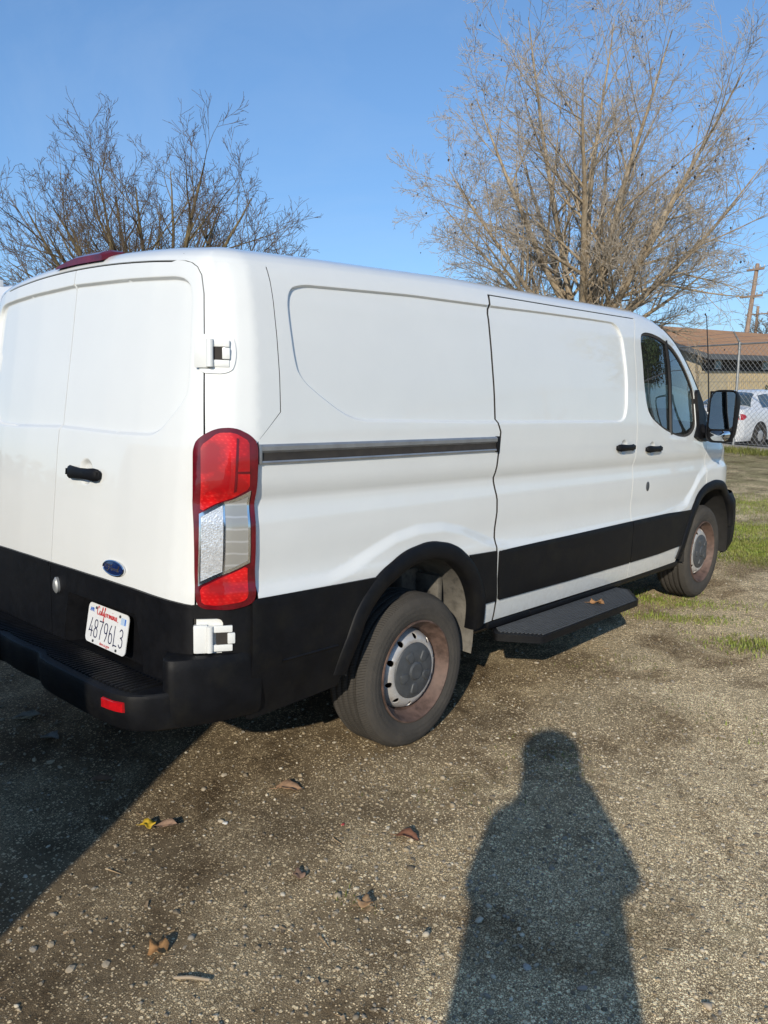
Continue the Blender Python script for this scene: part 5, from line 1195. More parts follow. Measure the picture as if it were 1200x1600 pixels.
# the big upright tree behind the van
def fan(rings,z0,fL,r0,seed,lean=(0,0)):
    """main limbs fanning out of the trunk head so that their tips fill a rounded crown"""
    r=random.Random(seed); out=[]
    for th,n in rings:
        a0=r.uniform(0,6.28)
        for i in range(n):
            a=a0+2*math.pi*(i+r.uniform(-.25,.25))/n; q=math.radians(th+r.uniform(-5,5)); L=fL(q)*r.uniform(.9,1.06)
            d=(math.sin(q)*math.cos(a)+lean[0],math.sin(q)*math.sin(a)+lean[1],math.cos(q)); out.append(((.18*math.cos(a)*math.sin(q),.18*math.sin(a)*math.sin(q),z0-.5*math.sin(q)+r.uniform(-.2,.2)),d,L,r0*(.55+.6*L/fL(0))*r.uniform(.8,1.15)))
    return out
PB=dict(seg=[10,6,5,4,3],wob=[.030,.045,.055,.065,.07],up=[.02,.022,.02,.02,.02],taper=[.90,.86,.82,.75,.55],rmin=.0036,kids=[15,7.5,4.6,2.3,0],start=[.12,.15,.15,.15,0],ang=[(28,62),(24,56),(24,56),(24,58),(0,0)],bias=[.03,.03,.03,.02,0],rad=[(.38,.58),(.42,.62),(.45,.68),(.55,.8)],len=[(.34,.54),(.40,.60),(.42,.64),(.45,.8)],short=[.45,.40,.35,.3],trunk_levels=2)
bare_tree('deciduous_tree','tall bare pale-barked tree standing behind the front of the van',(-5.92,14.08,0),4,
 fan(((5,1),(17,3),(31,5),(45,5),(60,4)),2.6,lambda q: 6.3*math.cos(q)**.8+.3,.092,8),
 PB,(pale,paletw),4,trunk=([(0,0,-.1),(.01,0,.4),(0,.01,1.2),(0,0,2.3)],[.26,.21,.20,.13]),seeds=260,seedmat=podm)
# the darker vase-shaped tree behind the rear of the van
PD=dict(seg=[10,7,5,4,3],wob=[.055,.075,.09,.10,.11],up=[.03,.03,.025,.02,.02],taper=[.88,.85,.82,.75,.55],rmin=.0042,kids=[8,5.5,3.8,2.1,0],start=[.22,.18,.15,.15,0],ang=[(20,46),(22,48),(22,50),(22,55),(0,0)],bias=[.05,.07,.06,.03,0],rad=[(.48,.68),(.45,.66),(.45,.7),(.55,.8)],len=[(.42,.64),(.42,.64),(.44,.68),(.45,.8)],short=[.42,.38,.35,.3],trunk_levels=2)
bare_tree('deciduous_tree','spreading bare dark-branched tree behind the rear of the van',(-14.75,8.65,0),9,
 fan(((10,2),(26,5),(42,7),(57,8),(70,6)),2.1,lambda q: 4.9*math.cos(q)**.2,.095,3),
 PD,(brown,browntw),4,trunk=([(0,0,-.1),(.02,0,.6),(0,.03,1.4),(0,0,2.3)],[.34,.27,.25,.20]))
# hazy tree far down the street
PS=dict(PD); PS['kids']=[8,6,5,3,0]; PS['rmin']=.012
st=[((0,0,1.8),(.7*math.cos(a)*q,.7*math.sin(a)*q,1),4.2,.10) for a,q in zip(np.linspace(0,6,9),[1,.4,.9,.2,1,.6,1,.3,.8])]
bare_tree('deciduous_tree','small bare tree far beyond the house at the right edge',(-15.8,64.0,0),14,st,PS,(brown,browntw),3,trunk=([(0,0,-.1),(0,0,2)],[.3,.2]))

def leafy_tree(name,label,loc,h,rx,cnt,seed,mat):
    r=np.random.default_rng(seed); root=empty(name,loc); V=[];F=[]
    cl=[(r.normal(0,.45,3)*np.array([rx,rx,h*.22])+np.array([0,0,h*.62]),r.uniform(.5,1.0)*rx*.42) for _ in range(26)]
    for i in range(cnt):
        c0,rr_=cl[i%26]; d=r.normal(0,1,3); d/=np.linalg.norm(d); c=c0+d*rr_*r.uniform(.55,1.05); s=r.uniform(.06,.13); a=r.normal(0,1,3); a/=np.linalg.norm(a); q=np.cross(a,d); q/=max(np.linalg.norm(q),1e-6); b0=len(V)
        V+=[tuple(c-a*s),tuple(c+q*s*.5),tuple(c+a*s),tuple(c-q*s*.5)]; F.append((b0,b0+1,b0+2,b0+3))
    mk('crown',V,F,mat,root,smooth=False)
    mb=MB(); mb.tube([(0,0,-.1),(.05,0,h*.25),(0,.05,h*.55)],[.24,.19,.10],9)
    for c0,rr_ in cl[:10]: mb.tube([(0,.03,h*.35),tuple(c0*.6+np.array([0,0,h*.15])),tuple(c0)],[.08,.05,.02],6)
    mb.build('trunk',brown,root); tag(root,label,'tree'); return root
leafy_tree('evergreen_tree','leafy green tree in the yard right of the vans and fence',(6.1,17.0,0),6.0,2.6,9000,31,simple('green_leaf',(.07,.12,.035),.6,var=.4,vscale=5))
# far-off belt of trees round the open ground, one mass
r=np.random.default_rng(41); V=[];F=[]
for i in range(9000):
    a=r.uniform(-.9,2.6); d=r.uniform(105,125); hh_=4.2+1.6*math.sin(a*9)+1.1*math.sin(a*23+1); x,y=3-d*math.sin(a),-2+d*math.cos(a); z=r.uniform(0,1)**.8*hh_*r.uniform(.7,1.0); s=r.uniform(.35,.8); q=r.normal(0,1,3); q/=np.linalg.norm(q); p2=np.cross(q,[.3,.5,.8]); p2/=np.linalg.norm(p2); c=np.array([x,y,z]); b0=len(V)
    V+=[tuple(c-q*s),tuple(c+p2*s*.6),tuple(c+q*s),tuple(c-p2*s*.6)]; F.append((b0,b0+1,b0+2,b0+3))
o=mk('distant_trees',V,F,simple('far_foliage',(.06,.075,.04),.8,var=.5,vscale=.3),None,smooth=False); tag(o,'far belt of low trees beyond the street','trees',kind='stuff')
# ------------------------------------------------------------------ street, kerb, fence
asph=simple('worn_asphalt',(.085,.082,.076),.95,var=.25,vscale=1.2,bumpS=.4,bscale=90,dark=(.12,.115,.10),dscale=.7)
conc=simple('kerb_concrete',(.30,.275,.235),.9,var=.18,vscale=3,bumpS=.4,bscale=60,dark=(.16,.145,.12),dscale=4)
fn_=np.array((.4,.916))      # across the fence, away from the yard
def fp(t,d): q=fo+fd*t+fn_*d; return (float(q[0]),float(q[1]))
a,b_,c_,d_=fp(-60,.10),fp(60,.10),fp(60,9.0),fp(-60,9.0)
o=mk('street',[(*a,-.10),(*b_,-.10),(*c_,-.10),(*d_,-.10)],[(0,1,2,3)],asph,smooth=False); o['kind']='structure'
kerb=empty('kerb'); kerb['kind']='structure'
for i,t in enumerate(np.arange(-30,30,2.0)):
    mb=MB(); mb.box(t+.006,t+1.994,-.14,.14,-.25,.075,.012); V=[(*fp(x,y),z) for x,y,z in mb.V]; m2=MB(); m2.add(V,mb.F); m2.build('kerb_stone',conc,kerb,sharp=30)
fence=empty('chain_link_fence',(*fp(0,0),0)); tag(fence,'chain-link fence with angled post tops along the kerb','fence')
G=MAT['galv']
def fl(t,d,z): q=fd*t+fn_*d; return (float(q[0]),float(q[1]),z)
posts=[]
for i,t in enumerate(np.arange(-15,16,3.0)):
    mb=MB(); mb.tube([fl(t,0,.0),fl(t,0,2.44)],.030,10); p=mb.build('fence_post',G,fence)
    mb=MB(); mb.tube([fl(t,0,2.42),fl(t+.0,-.02,2.47),fl(t,-.22,2.70)],[.026,.022,.016],6); mb.build('post_arm',G,p)
    mb=MB(); mb.tube([fl(t,0,2.36),fl(t,0,2.46)],.036,10); mb.build('post_cap',G,p)
for z in (2.42,):
    mb=MB(); mb.tube([fl(-15,0,z),fl(15,0,z)],.021,8); mb.build('top_rail',G,fence)
for k in range(3):
    mb=MB(); mb.tube([fl(x,-.06-.07*k,2.50+.085*k-.03*math.sin((x%3)/3*math.pi)) for x in np.arange(-15,15.1,.75)],.0028,4); mb.build('barbed_wire',G,fence)
mb=MB(); mb.tube([fl(-15,0,.12),fl(15,0,.12)],.004,4); mb.tube([fl(-15,0,1.55),fl(15,0,1.55)],.004,4); mb.build('tension_wire',G,fence)
# woven diamonds: zig-zag wires side by side
pitch=.13; V=[];F=[]
zz=np.arange(.10,2.41,pitch/2)
wr=.0042
for k,t0 in enumerate(np.arange(-14.9,14.9,pitch)):
    for i,z in enumerate(zz):
        s=(1 if (i%2) else 0); tt=t0+s*pitch*.5 if k%1==0 else t0
        tt=t0+(pitch*.5 if i%2 else 0); 
        V+=[fl(tt-wr,.034+.004*(i%2),z),fl(tt+wr,.034+.004*(i%2),z),fl(tt,.034+.004*(i%2)-wr*1.6,z)]
        if i:
            b0=len(V)-6; F+=[(b0,b0+3,b0+5,b0+2),(b0+2,b0+5,b0+4,b0+1),(b0+1,b0+4,b0+3,b0)]
    for i,z in enumerate(zz):
        tt=t0+(pitch*.5 if i%2 else pitch)
        V+=[fl(tt-wr,.039,z),fl(tt+wr,.039,z),fl(tt,.039-wr*1.6,z)]
        if i:
            b0=len(V)-6; F+=[(b0,b0+3,b0+5,b0+2),(b0+2,b0+5,b0+4,b0+1),(b0+1,b0+4,b0+3,b0)]
o=mk('wire_mesh',V,F,G,fence,smooth=False); o['kind']='stuff'
# ------------------------------------------------------------------ house
ax=np.array((.13,.99)); ax/=np.hypot(*ax); nl=np.array((-ax[1],ax[0])); E0=np.array((-7.57,26.31))
house=empty('house',(float(E0[0]),float(E0[1]),0)); tag(house,'low beige house with brown shingle roof across the street','house')
def hp(t,s,z): q=ax*t+nl*s; return (float(q[0]),float(q[1]),z)
stucco=simple('beige_stone_wall',(.47,.39,.265),.9,var=.25,vscale=2.2,bumpS=.8,bscale=14,dark=(.40,.32,.21),dscale=5)
siding=simple('beige_siding',(.47,.39,.25),.85,var=.12,vscale=3)
shaded_boards=simple('eave_shaded_boards',(.045,.04,.036),.8,var=.3,vscale=4)  # dark boards with the eave's shade put into their colour
fasc=simple('grey_fascia',(.10,.105,.11),.7)
m,nt,b=mat_new('brown_shingles'); co=tex_coord(nt); br=N_(nt,'ShaderNodeTexBrick'); br.inputs['Scale'].default_value=1.0; br.inputs['Brick Width'].default_value=.34; br.inputs['Row Height'].default_value=.14; br.inputs['Mortar Size'].default_value=.012
br.inputs['Color1'].default_value=(.40,.195,.085,1); br.inputs['Color2'].default_value=(.50,.275,.125,1); br.inputs['Mortar'].default_value=(.20,.09,.05,1)
mp=N_(nt,'ShaderNodeMapping'); mp.inputs['Rotation'].default_value=(0,0,math.atan2(ax[1],ax[0])*-1); nt.links.new(co,mp.inputs[0]); nt.links.new(mp.outputs[0],br.inputs['Vector'])
n=noise(nt,co,1.1,6,.7); c=mixc(nt,ramp(nt,n,[(.42,(0,0,0)),(.7,(.75,.75,.75))]),br.outputs['Color'],(.33,.16,.09)); c=mixc(nt,math_(nt,'MULTIPLY',noise(nt,co,.5,5,.6),.5),c,(.52,.31,.155)); nt.links.new(c,b.inputs['Base Color']); b.inputs['Roughness'].default_value=.95; bump(nt,b,br.outputs['Fac'],.6,.02); shing=m
HW,ZR,ZE,LEN=3.8,3.80,2.52,18.0
def quad(name,pts,mat,parent,th=.06,smooth=False):
    P=[Vector(p) for p in pts]; n=(P[1]-P[0]).cross(P[2]-P[0]).normalized()*th; V=[tuple(p) for p in P]+[tuple(p-n) for p in P]
    mb=MB(); mb.add(V,[(0,1,2,3),(7,6,5,4),(0,4,5,1),(1,5,6,2),(2,6,7,3),(3,7,4,0)]); return mb.build(name,mat,parent,smooth=False,sharp=None)
quad('roof',[hp(0,0,ZE),hp(LEN,0,ZE),hp(LEN,HW,ZR),hp(0,HW,ZR)],shing,house,.10)
quad('roof',[hp(0,HW,ZR),hp(LEN,HW,ZR),hp(LEN,2*HW,ZE),hp(0,2*HW,ZE)],shing,house,.10)
quad('fascia',[hp(-.02,-.02,ZE-.01),hp(LEN,-.02,ZE-.01),hp(LEN,-.02,ZE-.20),hp(-.02,-.02,ZE-.20)],fasc,house,.03)
quad('fascia',[hp(-.03,0,ZE-.02),hp(-.03,HW,ZR-.02),hp(-.03,HW,ZR-.20),hp(-.03,0,ZE-.20)],fasc,house,.03)
quad('fascia',[hp(-.03,HW,ZR-.02),hp(-.03,2*HW,ZE-.02),hp(-.03,2*HW,ZE-.20),hp(-.03,HW,ZR-.20)],fasc,house,.03)
mb=MB(); g0=.45; V=[hp(g0,.6,0),hp(g0,2*HW-.6,0),hp(g0,2*HW-.6,ZE+.08),hp(g0,HW,ZR-.12),hp(g0,.6,ZE+.08)]; V+=[hp(g0+.15,.6,0),hp(g0+.15,2*HW-.6,0),hp(g0+.15,2*HW-.6,ZE+.08),hp(g0+.15,HW,ZR-.12),hp(g0+.15,.6,ZE+.08)]
mb.add(V,[(0,1,2,3,4),(9,8,7,6,5)]+[(i,(i+1)%5,5+(i+1)%5,5+i) for i in range(5)]); mb.build('gable_wall',stucco,house,smooth=False,sharp=None)
quad('wall',[hp(g0,.58,0),hp(LEN-.4,.58,0),hp(LEN-.4,.58,1.88),hp(g0,.58,1.88)],siding,house,.15)
quad('wall',[hp(g0,.66,1.85),hp(LEN-.4,.66,1.85),hp(LEN-.4,.66,ZE),hp(g0,.66,ZE)],shaded_boards,house,.12)
quad('sill_band',[hp(g0,.55,1.86),hp(LEN-.4,.55,1.86),hp(LEN-.4,.55,1.93),hp(g0,.55,1.93)],siding,house,.16)
for i,t in enumerate(np.arange(2.6,8.0,.16)):
    quad('batten',[hp(t,.555,.05),hp(t+.05,.555,.05),hp(t+.05,.555,1.85),hp(t,.555,1.85)],siding,house,.03)
wf=simple('white_window_frame',(.62,.62,.60),.5)
for t0 in (1.55,5.4):
    w=quad('window',[hp(t0,.615,2.0),hp(t0+.50,.615,2.0),hp(t0+.50,.615,2.34),hp(t0,.615,2.34)],wf,house,.03)
    quad('pane',[hp(t0+.07,.610,2.05),hp(t0+.43,.610,2.05),hp(t0+.43,.610,2.30),hp(t0+.07,.610,2.30)],simple('house_pane',(.10,.17,.22),.08),w,.01)
# dark bush by the house wall
def bush(name,label,loc,rx,rz,cnt,seed,mat):
    r=np.random.default_rng(seed); root=empty(name,loc); V=[];F=[]
    for i in range(cnt):
        d=r.normal(0,1,3); d/=np.linalg.norm(d); k=r.uniform(.55,1.05)*(1+.18*math.sin(5*d[0]+3*d[2])+.12*math.sin(7*d[1])); c=np.array([d[0]*rx*k,d[1]*rx*k,rz*(1+d[2]*k)]); s=r.uniform(.05,.11); a=r.normal(0,1,3); a/=np.linalg.norm(a); q=np.cross(a,d); q/=max(np.linalg.norm(q),1e-6); b0=len(V)
        V+=[tuple(c-a*s),tuple(c+q*s*.45),tuple(c+a*s),tuple(c-q*s*.45)]; F.append((b0,b0+1,b0+2,b0+3))
    mk('foliage',V,F,mat,root,smooth=False); mb=MB(); mb.tube([(0,0,-.05),(0,0,rz)],.06,6); mb.tube([(0,0,rz*.5),(rx*.4,.1,rz*1.3)],.03,5); mb.build('stem',brown,root); tag(root,label,'bush'); return root
leafm=simple('dark_evergreen_leaf',(.035,.055,.022),.6,var=.4,vscale=8)
q=hp(3.6,-1.2,0); bush('shrub','dark round shrub beside the beige siding of the house',(house.location.x+q[0],house.location.y+q[1],0),.75,.95,1500,3,leafm)
# ------------------------------------------------------------------ parked saloon car behind the fence
car=empty('parked_car',(-4.05,20.15,-.10),(0,0,rad(-9))); tag(car,'white saloon car parked behind the chain-link fence','car')
CY=[-2.25,-2.20,-2.08,-1.80,-1.62,-1.45,-1.20,-.95,-.60,0,.30,.60,.95,1.20,1.70,2.05,2.20,2.25]
CT=[.62,.90,.99,1.02,1.05,1.16,1.30,1.385,1.425,1.435,1.40,1.28,1.10,.98,.92,.80,.68,.55]
CW=[.62,.78,.835,.86,.865,.87,.875,.875,.875,.875,.875,.875,.875,.87,.86,.82,.74,.62]
def Car(y,v):
    top=float(np.interp(y,CY,CT)); w=float(np.interp(y,CY,CW)); belt=min(.93,top-.03); hi=max(0,top-.98)
    ins=w*(.96-.42*min(1,hi/.42)**.8) if hi>0 else w*.93
    pr=[(w*.93,.19),(w*.985,.30),(w,.45),(w,.62),(w*.995,.74),(w*.975,belt-.04),(w*.955,belt),(ins+(w*.955-ins)*.45,belt+(top-belt)*.50),(ins,top-.045 if hi>.05 else top-.012),(ins*.86,top-.012),(ins*.5,top+.008),(0,top+.015)]
    k=np.linspace(0,1,len(pr)); return (float(np.interp(v,k,[p_[0] for p_ in pr])),y,float(np.interp(v,k,[p_[1] for p_ in pr])))
ys=np.unique(np.concatenate([np.linspace(-2.25,2.25,60),CY]))
carw=simple('white_car_paint',(.72,.73,.74),.35,var=.03,coat=.6)
V=[];F=[];vv=list(np.linspace(0,1,34)); 
full=[(1,v) for v in vv]+[(-1,v) for v in vv[-2::-1]]
for y in ys:
    for s_,v in full: x,yy,z=Car(y,v); V.append((s_*x,yy,z))
m_=len(full); F=[(i*m_+j,i*m_+j+1,(i+1)*m_+j+1,(i+1)*m_+j) for i in range(len(ys)-1) for j in range(m_-1)]+[tuple(range(m_)),tuple(range((len(ys)-1)*m_,len(ys)*m_))]
mb=MB(); mb.add(V,F); mb.build('body',carw,car,sharp=40)
gd=MAT['glass_dark']; gd=simple('car_window',(.05,.065,.06),.06,var=.2,coat=1)
def carpatch(name,y0,y1,v0,v1,off,mat,sg=None,taper0=0,taper1=0):
    V=[];n1,n2=10,12
    for i in range(n1+1):
        t=i/n1
        for j in range(n2+1):
            u=j/n2
            if sg is None:  # across the car: v from v0 on both sides
                vv_=v0+(1-v0)*(1-abs(2*u-1)); s_=1 if u<.5 else -1; yy=y0+(y1-y0)*t; x,y,z=Car(yy,vv_); V.append((s_*x,y-off*.6,z+off))
            else:
                vq=v0+(v1-v0)*u; yy=(y0+taper0*u)+((y1+taper1*u)-(y0+taper0*u))*t; x,y,z=Car(yy,vq); V.append((sg*(x+off),y,z+off*.2))
    F=[(i*(n2+1)+j,i*(n2+1)+j+1,(i+1)*(n2+1)+j+1,(i+1)*(n2+1)+j) for i in range(n1) for j in range(n2)]
    mb=MB(); mb.add(V,F); return mb.build(name,mat,car,sharp=60)
carpatch('rear_window',-1.60,-1.0,.73,1,.008,gd); carpatch('windscreen',.42,1.10,.73,1,.008,gd)
for sg in (1,-1):
    carpatch('side_window',-1.12,-.40,.575,.705,.006,gd,sg,.22,.0); carpatch('side_window',-.34,.80,.575,.705,.006,gd,sg,0,-.28)
    # tail light on the rear corner
    V=[];
    for i,y in enumerate(np.linspace(-2.245,-1.98,8)):
        h=.085*math.sin(math.pi*(.25+.75*i/7)**1.0)+.012
        for z in (.80+h*.7,.80-h*.8):
            k=[Car(y,v) for v in np.linspace(0,.6,60)]; q=min(k,key=lambda a:abs(a[2]-z)); V.append((sg*(q[0]+.008),y-.01*(i==0),z))
    mb=MB(); mb.add(V,[(2*i,2*i+1,2*i+3,2*i+2) for i in range(7)]+[]); 
    mb.add([(sg*.40,-2.262,.86),(sg*.40,-2.262,.74),(sg*.64,-2.258,.74),(sg*.64,-2.258,.86)],[(0,1,2,3)])
    mb.build('tail_light',MAT['reflector'],car,sharp=60)
    for y in (-1.32,1.38):
        w=empty('wheel',(sg*.80,y,.305)); w.parent=car; w.rotation_euler=(0,0,0 if sg>0 else math.pi)
        lathe('wheel_well',[(.0,.078),(.355,.080),(.365,.070),(.365,-.1)],MAT['under'],w,n=32)
        lathe('tyre',[(.20,.082),(.22,.092),(.27,.098),(.295,.09),(.305,.07),(.305,-.08)],MAT['tyre'],w,n=40)
        lathe('rim',[(.205,.085),(.20,.075),(.19,.06),(.12,.088),(.05,.094),(.0,.094)],MAT['silver'],w,n=40)
        mb=MB()
        for i in range(7):
            M_=Matrix.Rotation(2*math.pi*i/7,4,'X'); mb.box(.066,.084,.075,.175,-.022,.022,.004,M_)
        mb.build('rim_openings',MAT['under'],w)
mb=MB(); mb.box(.872,.884,-.28,-.12,.80,.83,.004); mb.build('door_handle',carw,car)
# ------------------------------------------------------------------ utility poles and wires
wood=bark('weathered_pole_wood',(.22,.15,.11),(.30,.21,.155),(.38,.29,.22))
def upole(name,label,base,top,r0,arms,arm_dir,group='utility poles along the street'):
    root=empty(name,(base[0],base[1],0)); B0=Vector((0,0,-.3)); T0=Vector((top[0]-base[0],top[1]-base[1],top[2])); mb=MB(); mb.tube([B0,B0.lerp(T0,.5),T0],[r0,r0*.85,r0*.68],10); mb.build('pole',wood,root)
    for z,L in arms:
        f=z/top[2]; c=T0*f; d=Vector(arm_dir).normalized(); M_=Matrix.Translation(c)@d.to_track_quat('X','Z').to_matrix().to_4x4()
        mb=MB(); mb.box(-L/2,L/2,-.16,-.05,-.055,.055,.008,M_); a=mb.build('crossarm',wood,root)
        for k in (-.45,-.2,.2,.45):
            mb=MB(); q=c+d*L*k; mb.tube([q+Vector((0,0,.05)),q+Vector((0,0,.12)),q+Vector((0,0,.2))],[.02,.045,.03],8); mb.build('insulator',MAT['galv'],a)
    tag(root,label,'utility pole',group); return root
upole('utility_pole','near leaning wooden utility pole behind the brown roof',(-11.66,41.2),(-11.56,43.0,7.65),.145,((7.35,1.0),(5.95,1.3)),(.9,-.3,0))
upole('utility_pole','distant small utility pole beside the far bare tree',(-20.9,72.2),(-20.9,72.9,8.0),.17,((7.3,2.2),),(.9,-.3,0))
wire=simple('black_cable',(.02,.02,.022),.6)
def cable(label,a,b,sag):
    a=Vector(a);b=Vector(b); pts=[a.lerp(b,t)+Vector((0,0,-sag*4*t*(1-t))) for t in np.linspace(0,1,25)]
    mb=MB(); mb.tube(pts,.011,4); o=mb.build('power_line',wire); tag(o,label,'power line','overhead cables'); return o
for i,(dx,z0) in enumerate(((-.6,7.55),(.6,7.55))):
    cable('overhead cable running left from the top crossarm of the near pole, '+('left' if i==0 else 'right')+' wire',(-11.5+dx,43.1,z0),(-46+dx,58,7.9),.9)
cable('overhead cable running left from the lower crossarm of the near pole',(-11.7,42.6,6.1),(-46,58,6.2),.9)
cable('overhead cable dropping to the right from the near pole lower crossarm',(-11.2,42.5,6.1),(14,34,5.4),.7)
cable('overhead cable above it running right from the near pole lower crossarm',(-11.2,42.5,6.15),(15,38,6.6),.7)
# ------------------------------------------------------------------ tall white van on the far side, its roof corner just showing
def boxvan(name,label,loc,rotz,L,Wd,H,nose,parts=True):
    root=empty(name,loc,(0,0,rotz)); tag(root,label,'van')
    ys=[0,.04,.12,L*.55,L*.62,L*.70,L*.78,L*.9,L*.97,L]; tp=[H-.10,H-.03,H,H,H-.03,H-.35,H-.95,H-1.15,H-1.4,H-1.7]; hw=[Wd-.06,Wd-.015,Wd,Wd,Wd,Wd-.02,Wd-.03,Wd-.06,Wd-.12,Wd-.2]
    V=[]
    for y,t,w in zip(ys,tp,hw):
        t=max(t,.9); sec=[(w*.96,.42),(w,.6),(w,1.1),(w*.985,t*.6),(w*.93,t-.14),(w*.88,t-.05),(w*.78,t-.012),(w*.4,t+.02),(0,t+.028)]
        V+=[(x,y,z) for x,z in sec]+[(-x,y,z) for x,z in sec[-2::-1]]
    m_=17; mb=MB(); mb.add(V,[(i*m_+j,i*m_+j+1,(i+1)*m_+j+1,(i+1)*m_+j) for i in range(len(ys)-1) for j in range(m_-1)]+[tuple(range(m_)),tuple(range((len(ys)-1)*m_,len(ys)*m_))]); mb.build('body',carw,root,sharp=40)
    for sg in (1,-1):
        for y in (1.0,L-.95):
            w=empty('wheel',(sg*(Wd-.09),y,.34)); w.parent=root; w.rotation_euler=(0,0,0 if sg>0 else math.pi)
            lathe('wheel_well',[(.0,.085),(.40,.088),(.41,.07)],MAT['under'],w,n=28); lathe('tyre',[(.21,.09),(.25,.10),(.31,.10),(.34,.08),(.34,-.1)],MAT['tyre'],w,n=36); lathe('rim',[(.215,.09),(.20,.07),(.1,.085),(0,.09)],MAT['silver'],w,n=32)
        mb=MB(); V=[(sg*(Wd+.004),L*.60,1.25),(sg*(Wd+.004),L*.72,1.25),(sg*(Wd-.05),L*.68,H-.42),(sg*(Wd-.05),L*.60,H-.32)]; mb.add(V,[(0,1,2,3)]); mb.build('side_window',gd,root,smooth=False,sharp=None)
        mb=MB(); mb.box(min(sg*.1,sg*(Wd-.25)),max(sg*.1,sg*(Wd-.25)),-.012,.0,1.25,H-.45,.004); mb.build('rear_window',gd,root)
        mb=MB(); mb.box(min(sg*(Wd-.16),sg*(Wd-.05)),max(sg*(Wd-.16),sg*(Wd-.05)),-.02,.05,.9,1.5,.01); mb.build('tail_light',MAT['dred'],root)
    for y in (.35,1.5,2.65):
        mb=MB()
        for sg in (1,-1): mb.tube([(sg*(Wd-.2),y,H-.05),(sg*(Wd-.2),y,H+.11)],.022,8); mb.box(min(sg*(Wd-.24),sg*(Wd-.16)),max(sg*(Wd-.24),sg*(Wd-.16)),y-.05,y+.05,H-.03,H+.02,.005)
        mb.tube([(-Wd+.2,y,H+.10),(Wd-.2,y,H+.10)],.02,8); mb.build('ladder_rack_bar',carw,root)
    mb=MB(); mb.box(-Wd+.05,Wd-.05,-.10,.06,.42,.62,.02); mb.build('rear_bumper',MAT['black_tex'],root)
    return root
boxvan('cargo_van','taller white van with ladder rack, its roof showing at the left edge',(-4.45,-.10,0),0,5.4,.98,2.40,0)
# ------------------------------------------------------------------ unseen stand-in trailer, shaped and darkened to cast the shade at lower left
tr=empty('shade_trailer',(-.75,-4.74,0),(0,0,rad(-90))); tag(tr,'unseen charcoal trailer added behind the white van to cast shade','trailer')
TH=1.90; trm=simple('charcoal_trailer_paint',(.035,.037,.04),.4,coat=.3)  # charcoal keeps bounced light off the shaded ground and rear doors
mb=MB(); mb.box(-1.05,1.05,-2.7,2.705,.42,TH,.015); mb.build('box_body',trm,tr,sharp=30)
for sg in (1,-1):
    w=empty('wheel',(sg*.95,-.3,.30)); w.parent=tr; w.rotation_euler=(0,0,0 if sg>0 else math.pi)
    lathe('tyre',[(.18,.02),(.21,.03),(.27,.03),(.30,.01),(.30,-.16),(.2,-.18)],MAT['tyre'],w,n=36); lathe('rim',[(.185,.02),(.17,.0),(.08,.02),(0,.02)],MAT['silver'],w,n=30)
    mb=MB(); mb.tube([(sg*1.08,-.3+.38*math.cos(a),.33+.36*math.sin(a)) for a in np.linspace(0,math.pi,12)],.05,6); mb.build('mudguard',MAT['galv'],tr)
    mb=MB(); mb.box(min(sg*.82,sg*.96),max(sg*.82,sg*.96),2.705,2.725,.55,.65,.005); mb.build('tail_light',MAT['reflector'],tr)
mb=MB(); mb.box(-.99,-.01,2.707,2.722,.50,TH-.06,.004); mb.build('rear_door',trm,tr); mb=MB(); mb.box(.01,.99,2.707,2.722,.50,TH-.06,.004); mb.build('rear_door',trm,tr)
mb=MB(); mb.tube([(-.04,2.735,.55),(-.04,2.735,TH-.1)],.012,8); mb.tube([(.04,2.735,.55),(.04,2.735,TH-.1)],.012,8); mb.build('latch_bar',MAT['galv'],tr)
mb=MB(); mb.tube([(-.6,-2.7,.45),(0,-3.8,.45),(.6,-2.7,.45)],.04,6); mb.tube([(0,-3.75,.0),(0,-3.75,.6)],.03,8); mb.build('drawbar',MAT['under'],tr)
# ------------------------------------------------------------------ the person taking the picture (only the shadow is in the frame) and the phone
fwd=Vector((-.64,.77,0)).normalized(); rgt=Vector((.77,.64,0)).normalized()
FEET=Vector((3.245,-2.79,0))
def pw(r_,f_,z): return FEET+rgt*r_+fwd*f_+Vector((0,0,z))
person=empty('person',tuple(FEET)); tag(person,'person in a long dark coat standing with a raised phone','person')
def loc(r_,f_,z): return tuple(rgt*r_+fwd*f_+Vector((0,0,z)))
ph_c=(CAM-FEET)-Vector(_f)*.022
HL=ph_c-Vector(_r)*.030-Vector(_u)*.110-Vector(_f)*.012; HR=ph_c+Vector(_r)*.055-Vector(_u)*.115-Vector(_f)*.012
verts=[];edges=[];rads=[]
def sv(p,r,parent=None):
    verts.append(tuple(p)); rads.append(r); i=len(verts)-1
    if parent is not None: edges.append((parent,i))
    return i
pel=sv(loc(0,0,.95),(.17,.125)); ab=sv(loc(0,.0,1.12),(.155,.11),pel); ch=sv(loc(0,.0,1.30),(.155,.115),ab); nk0=sv(loc(0,.0,1.43),(.07,.065),ch); nk=sv(loc(0,.03,1.50),(.055,.058),nk0)
h0=sv(loc(0,.05,1.545),(.070,.085),nk); h1=sv(loc(0,.055,1.605),(.078,.098),h0); h2=sv(loc(0,.05,1.66),(.066,.085),h1)
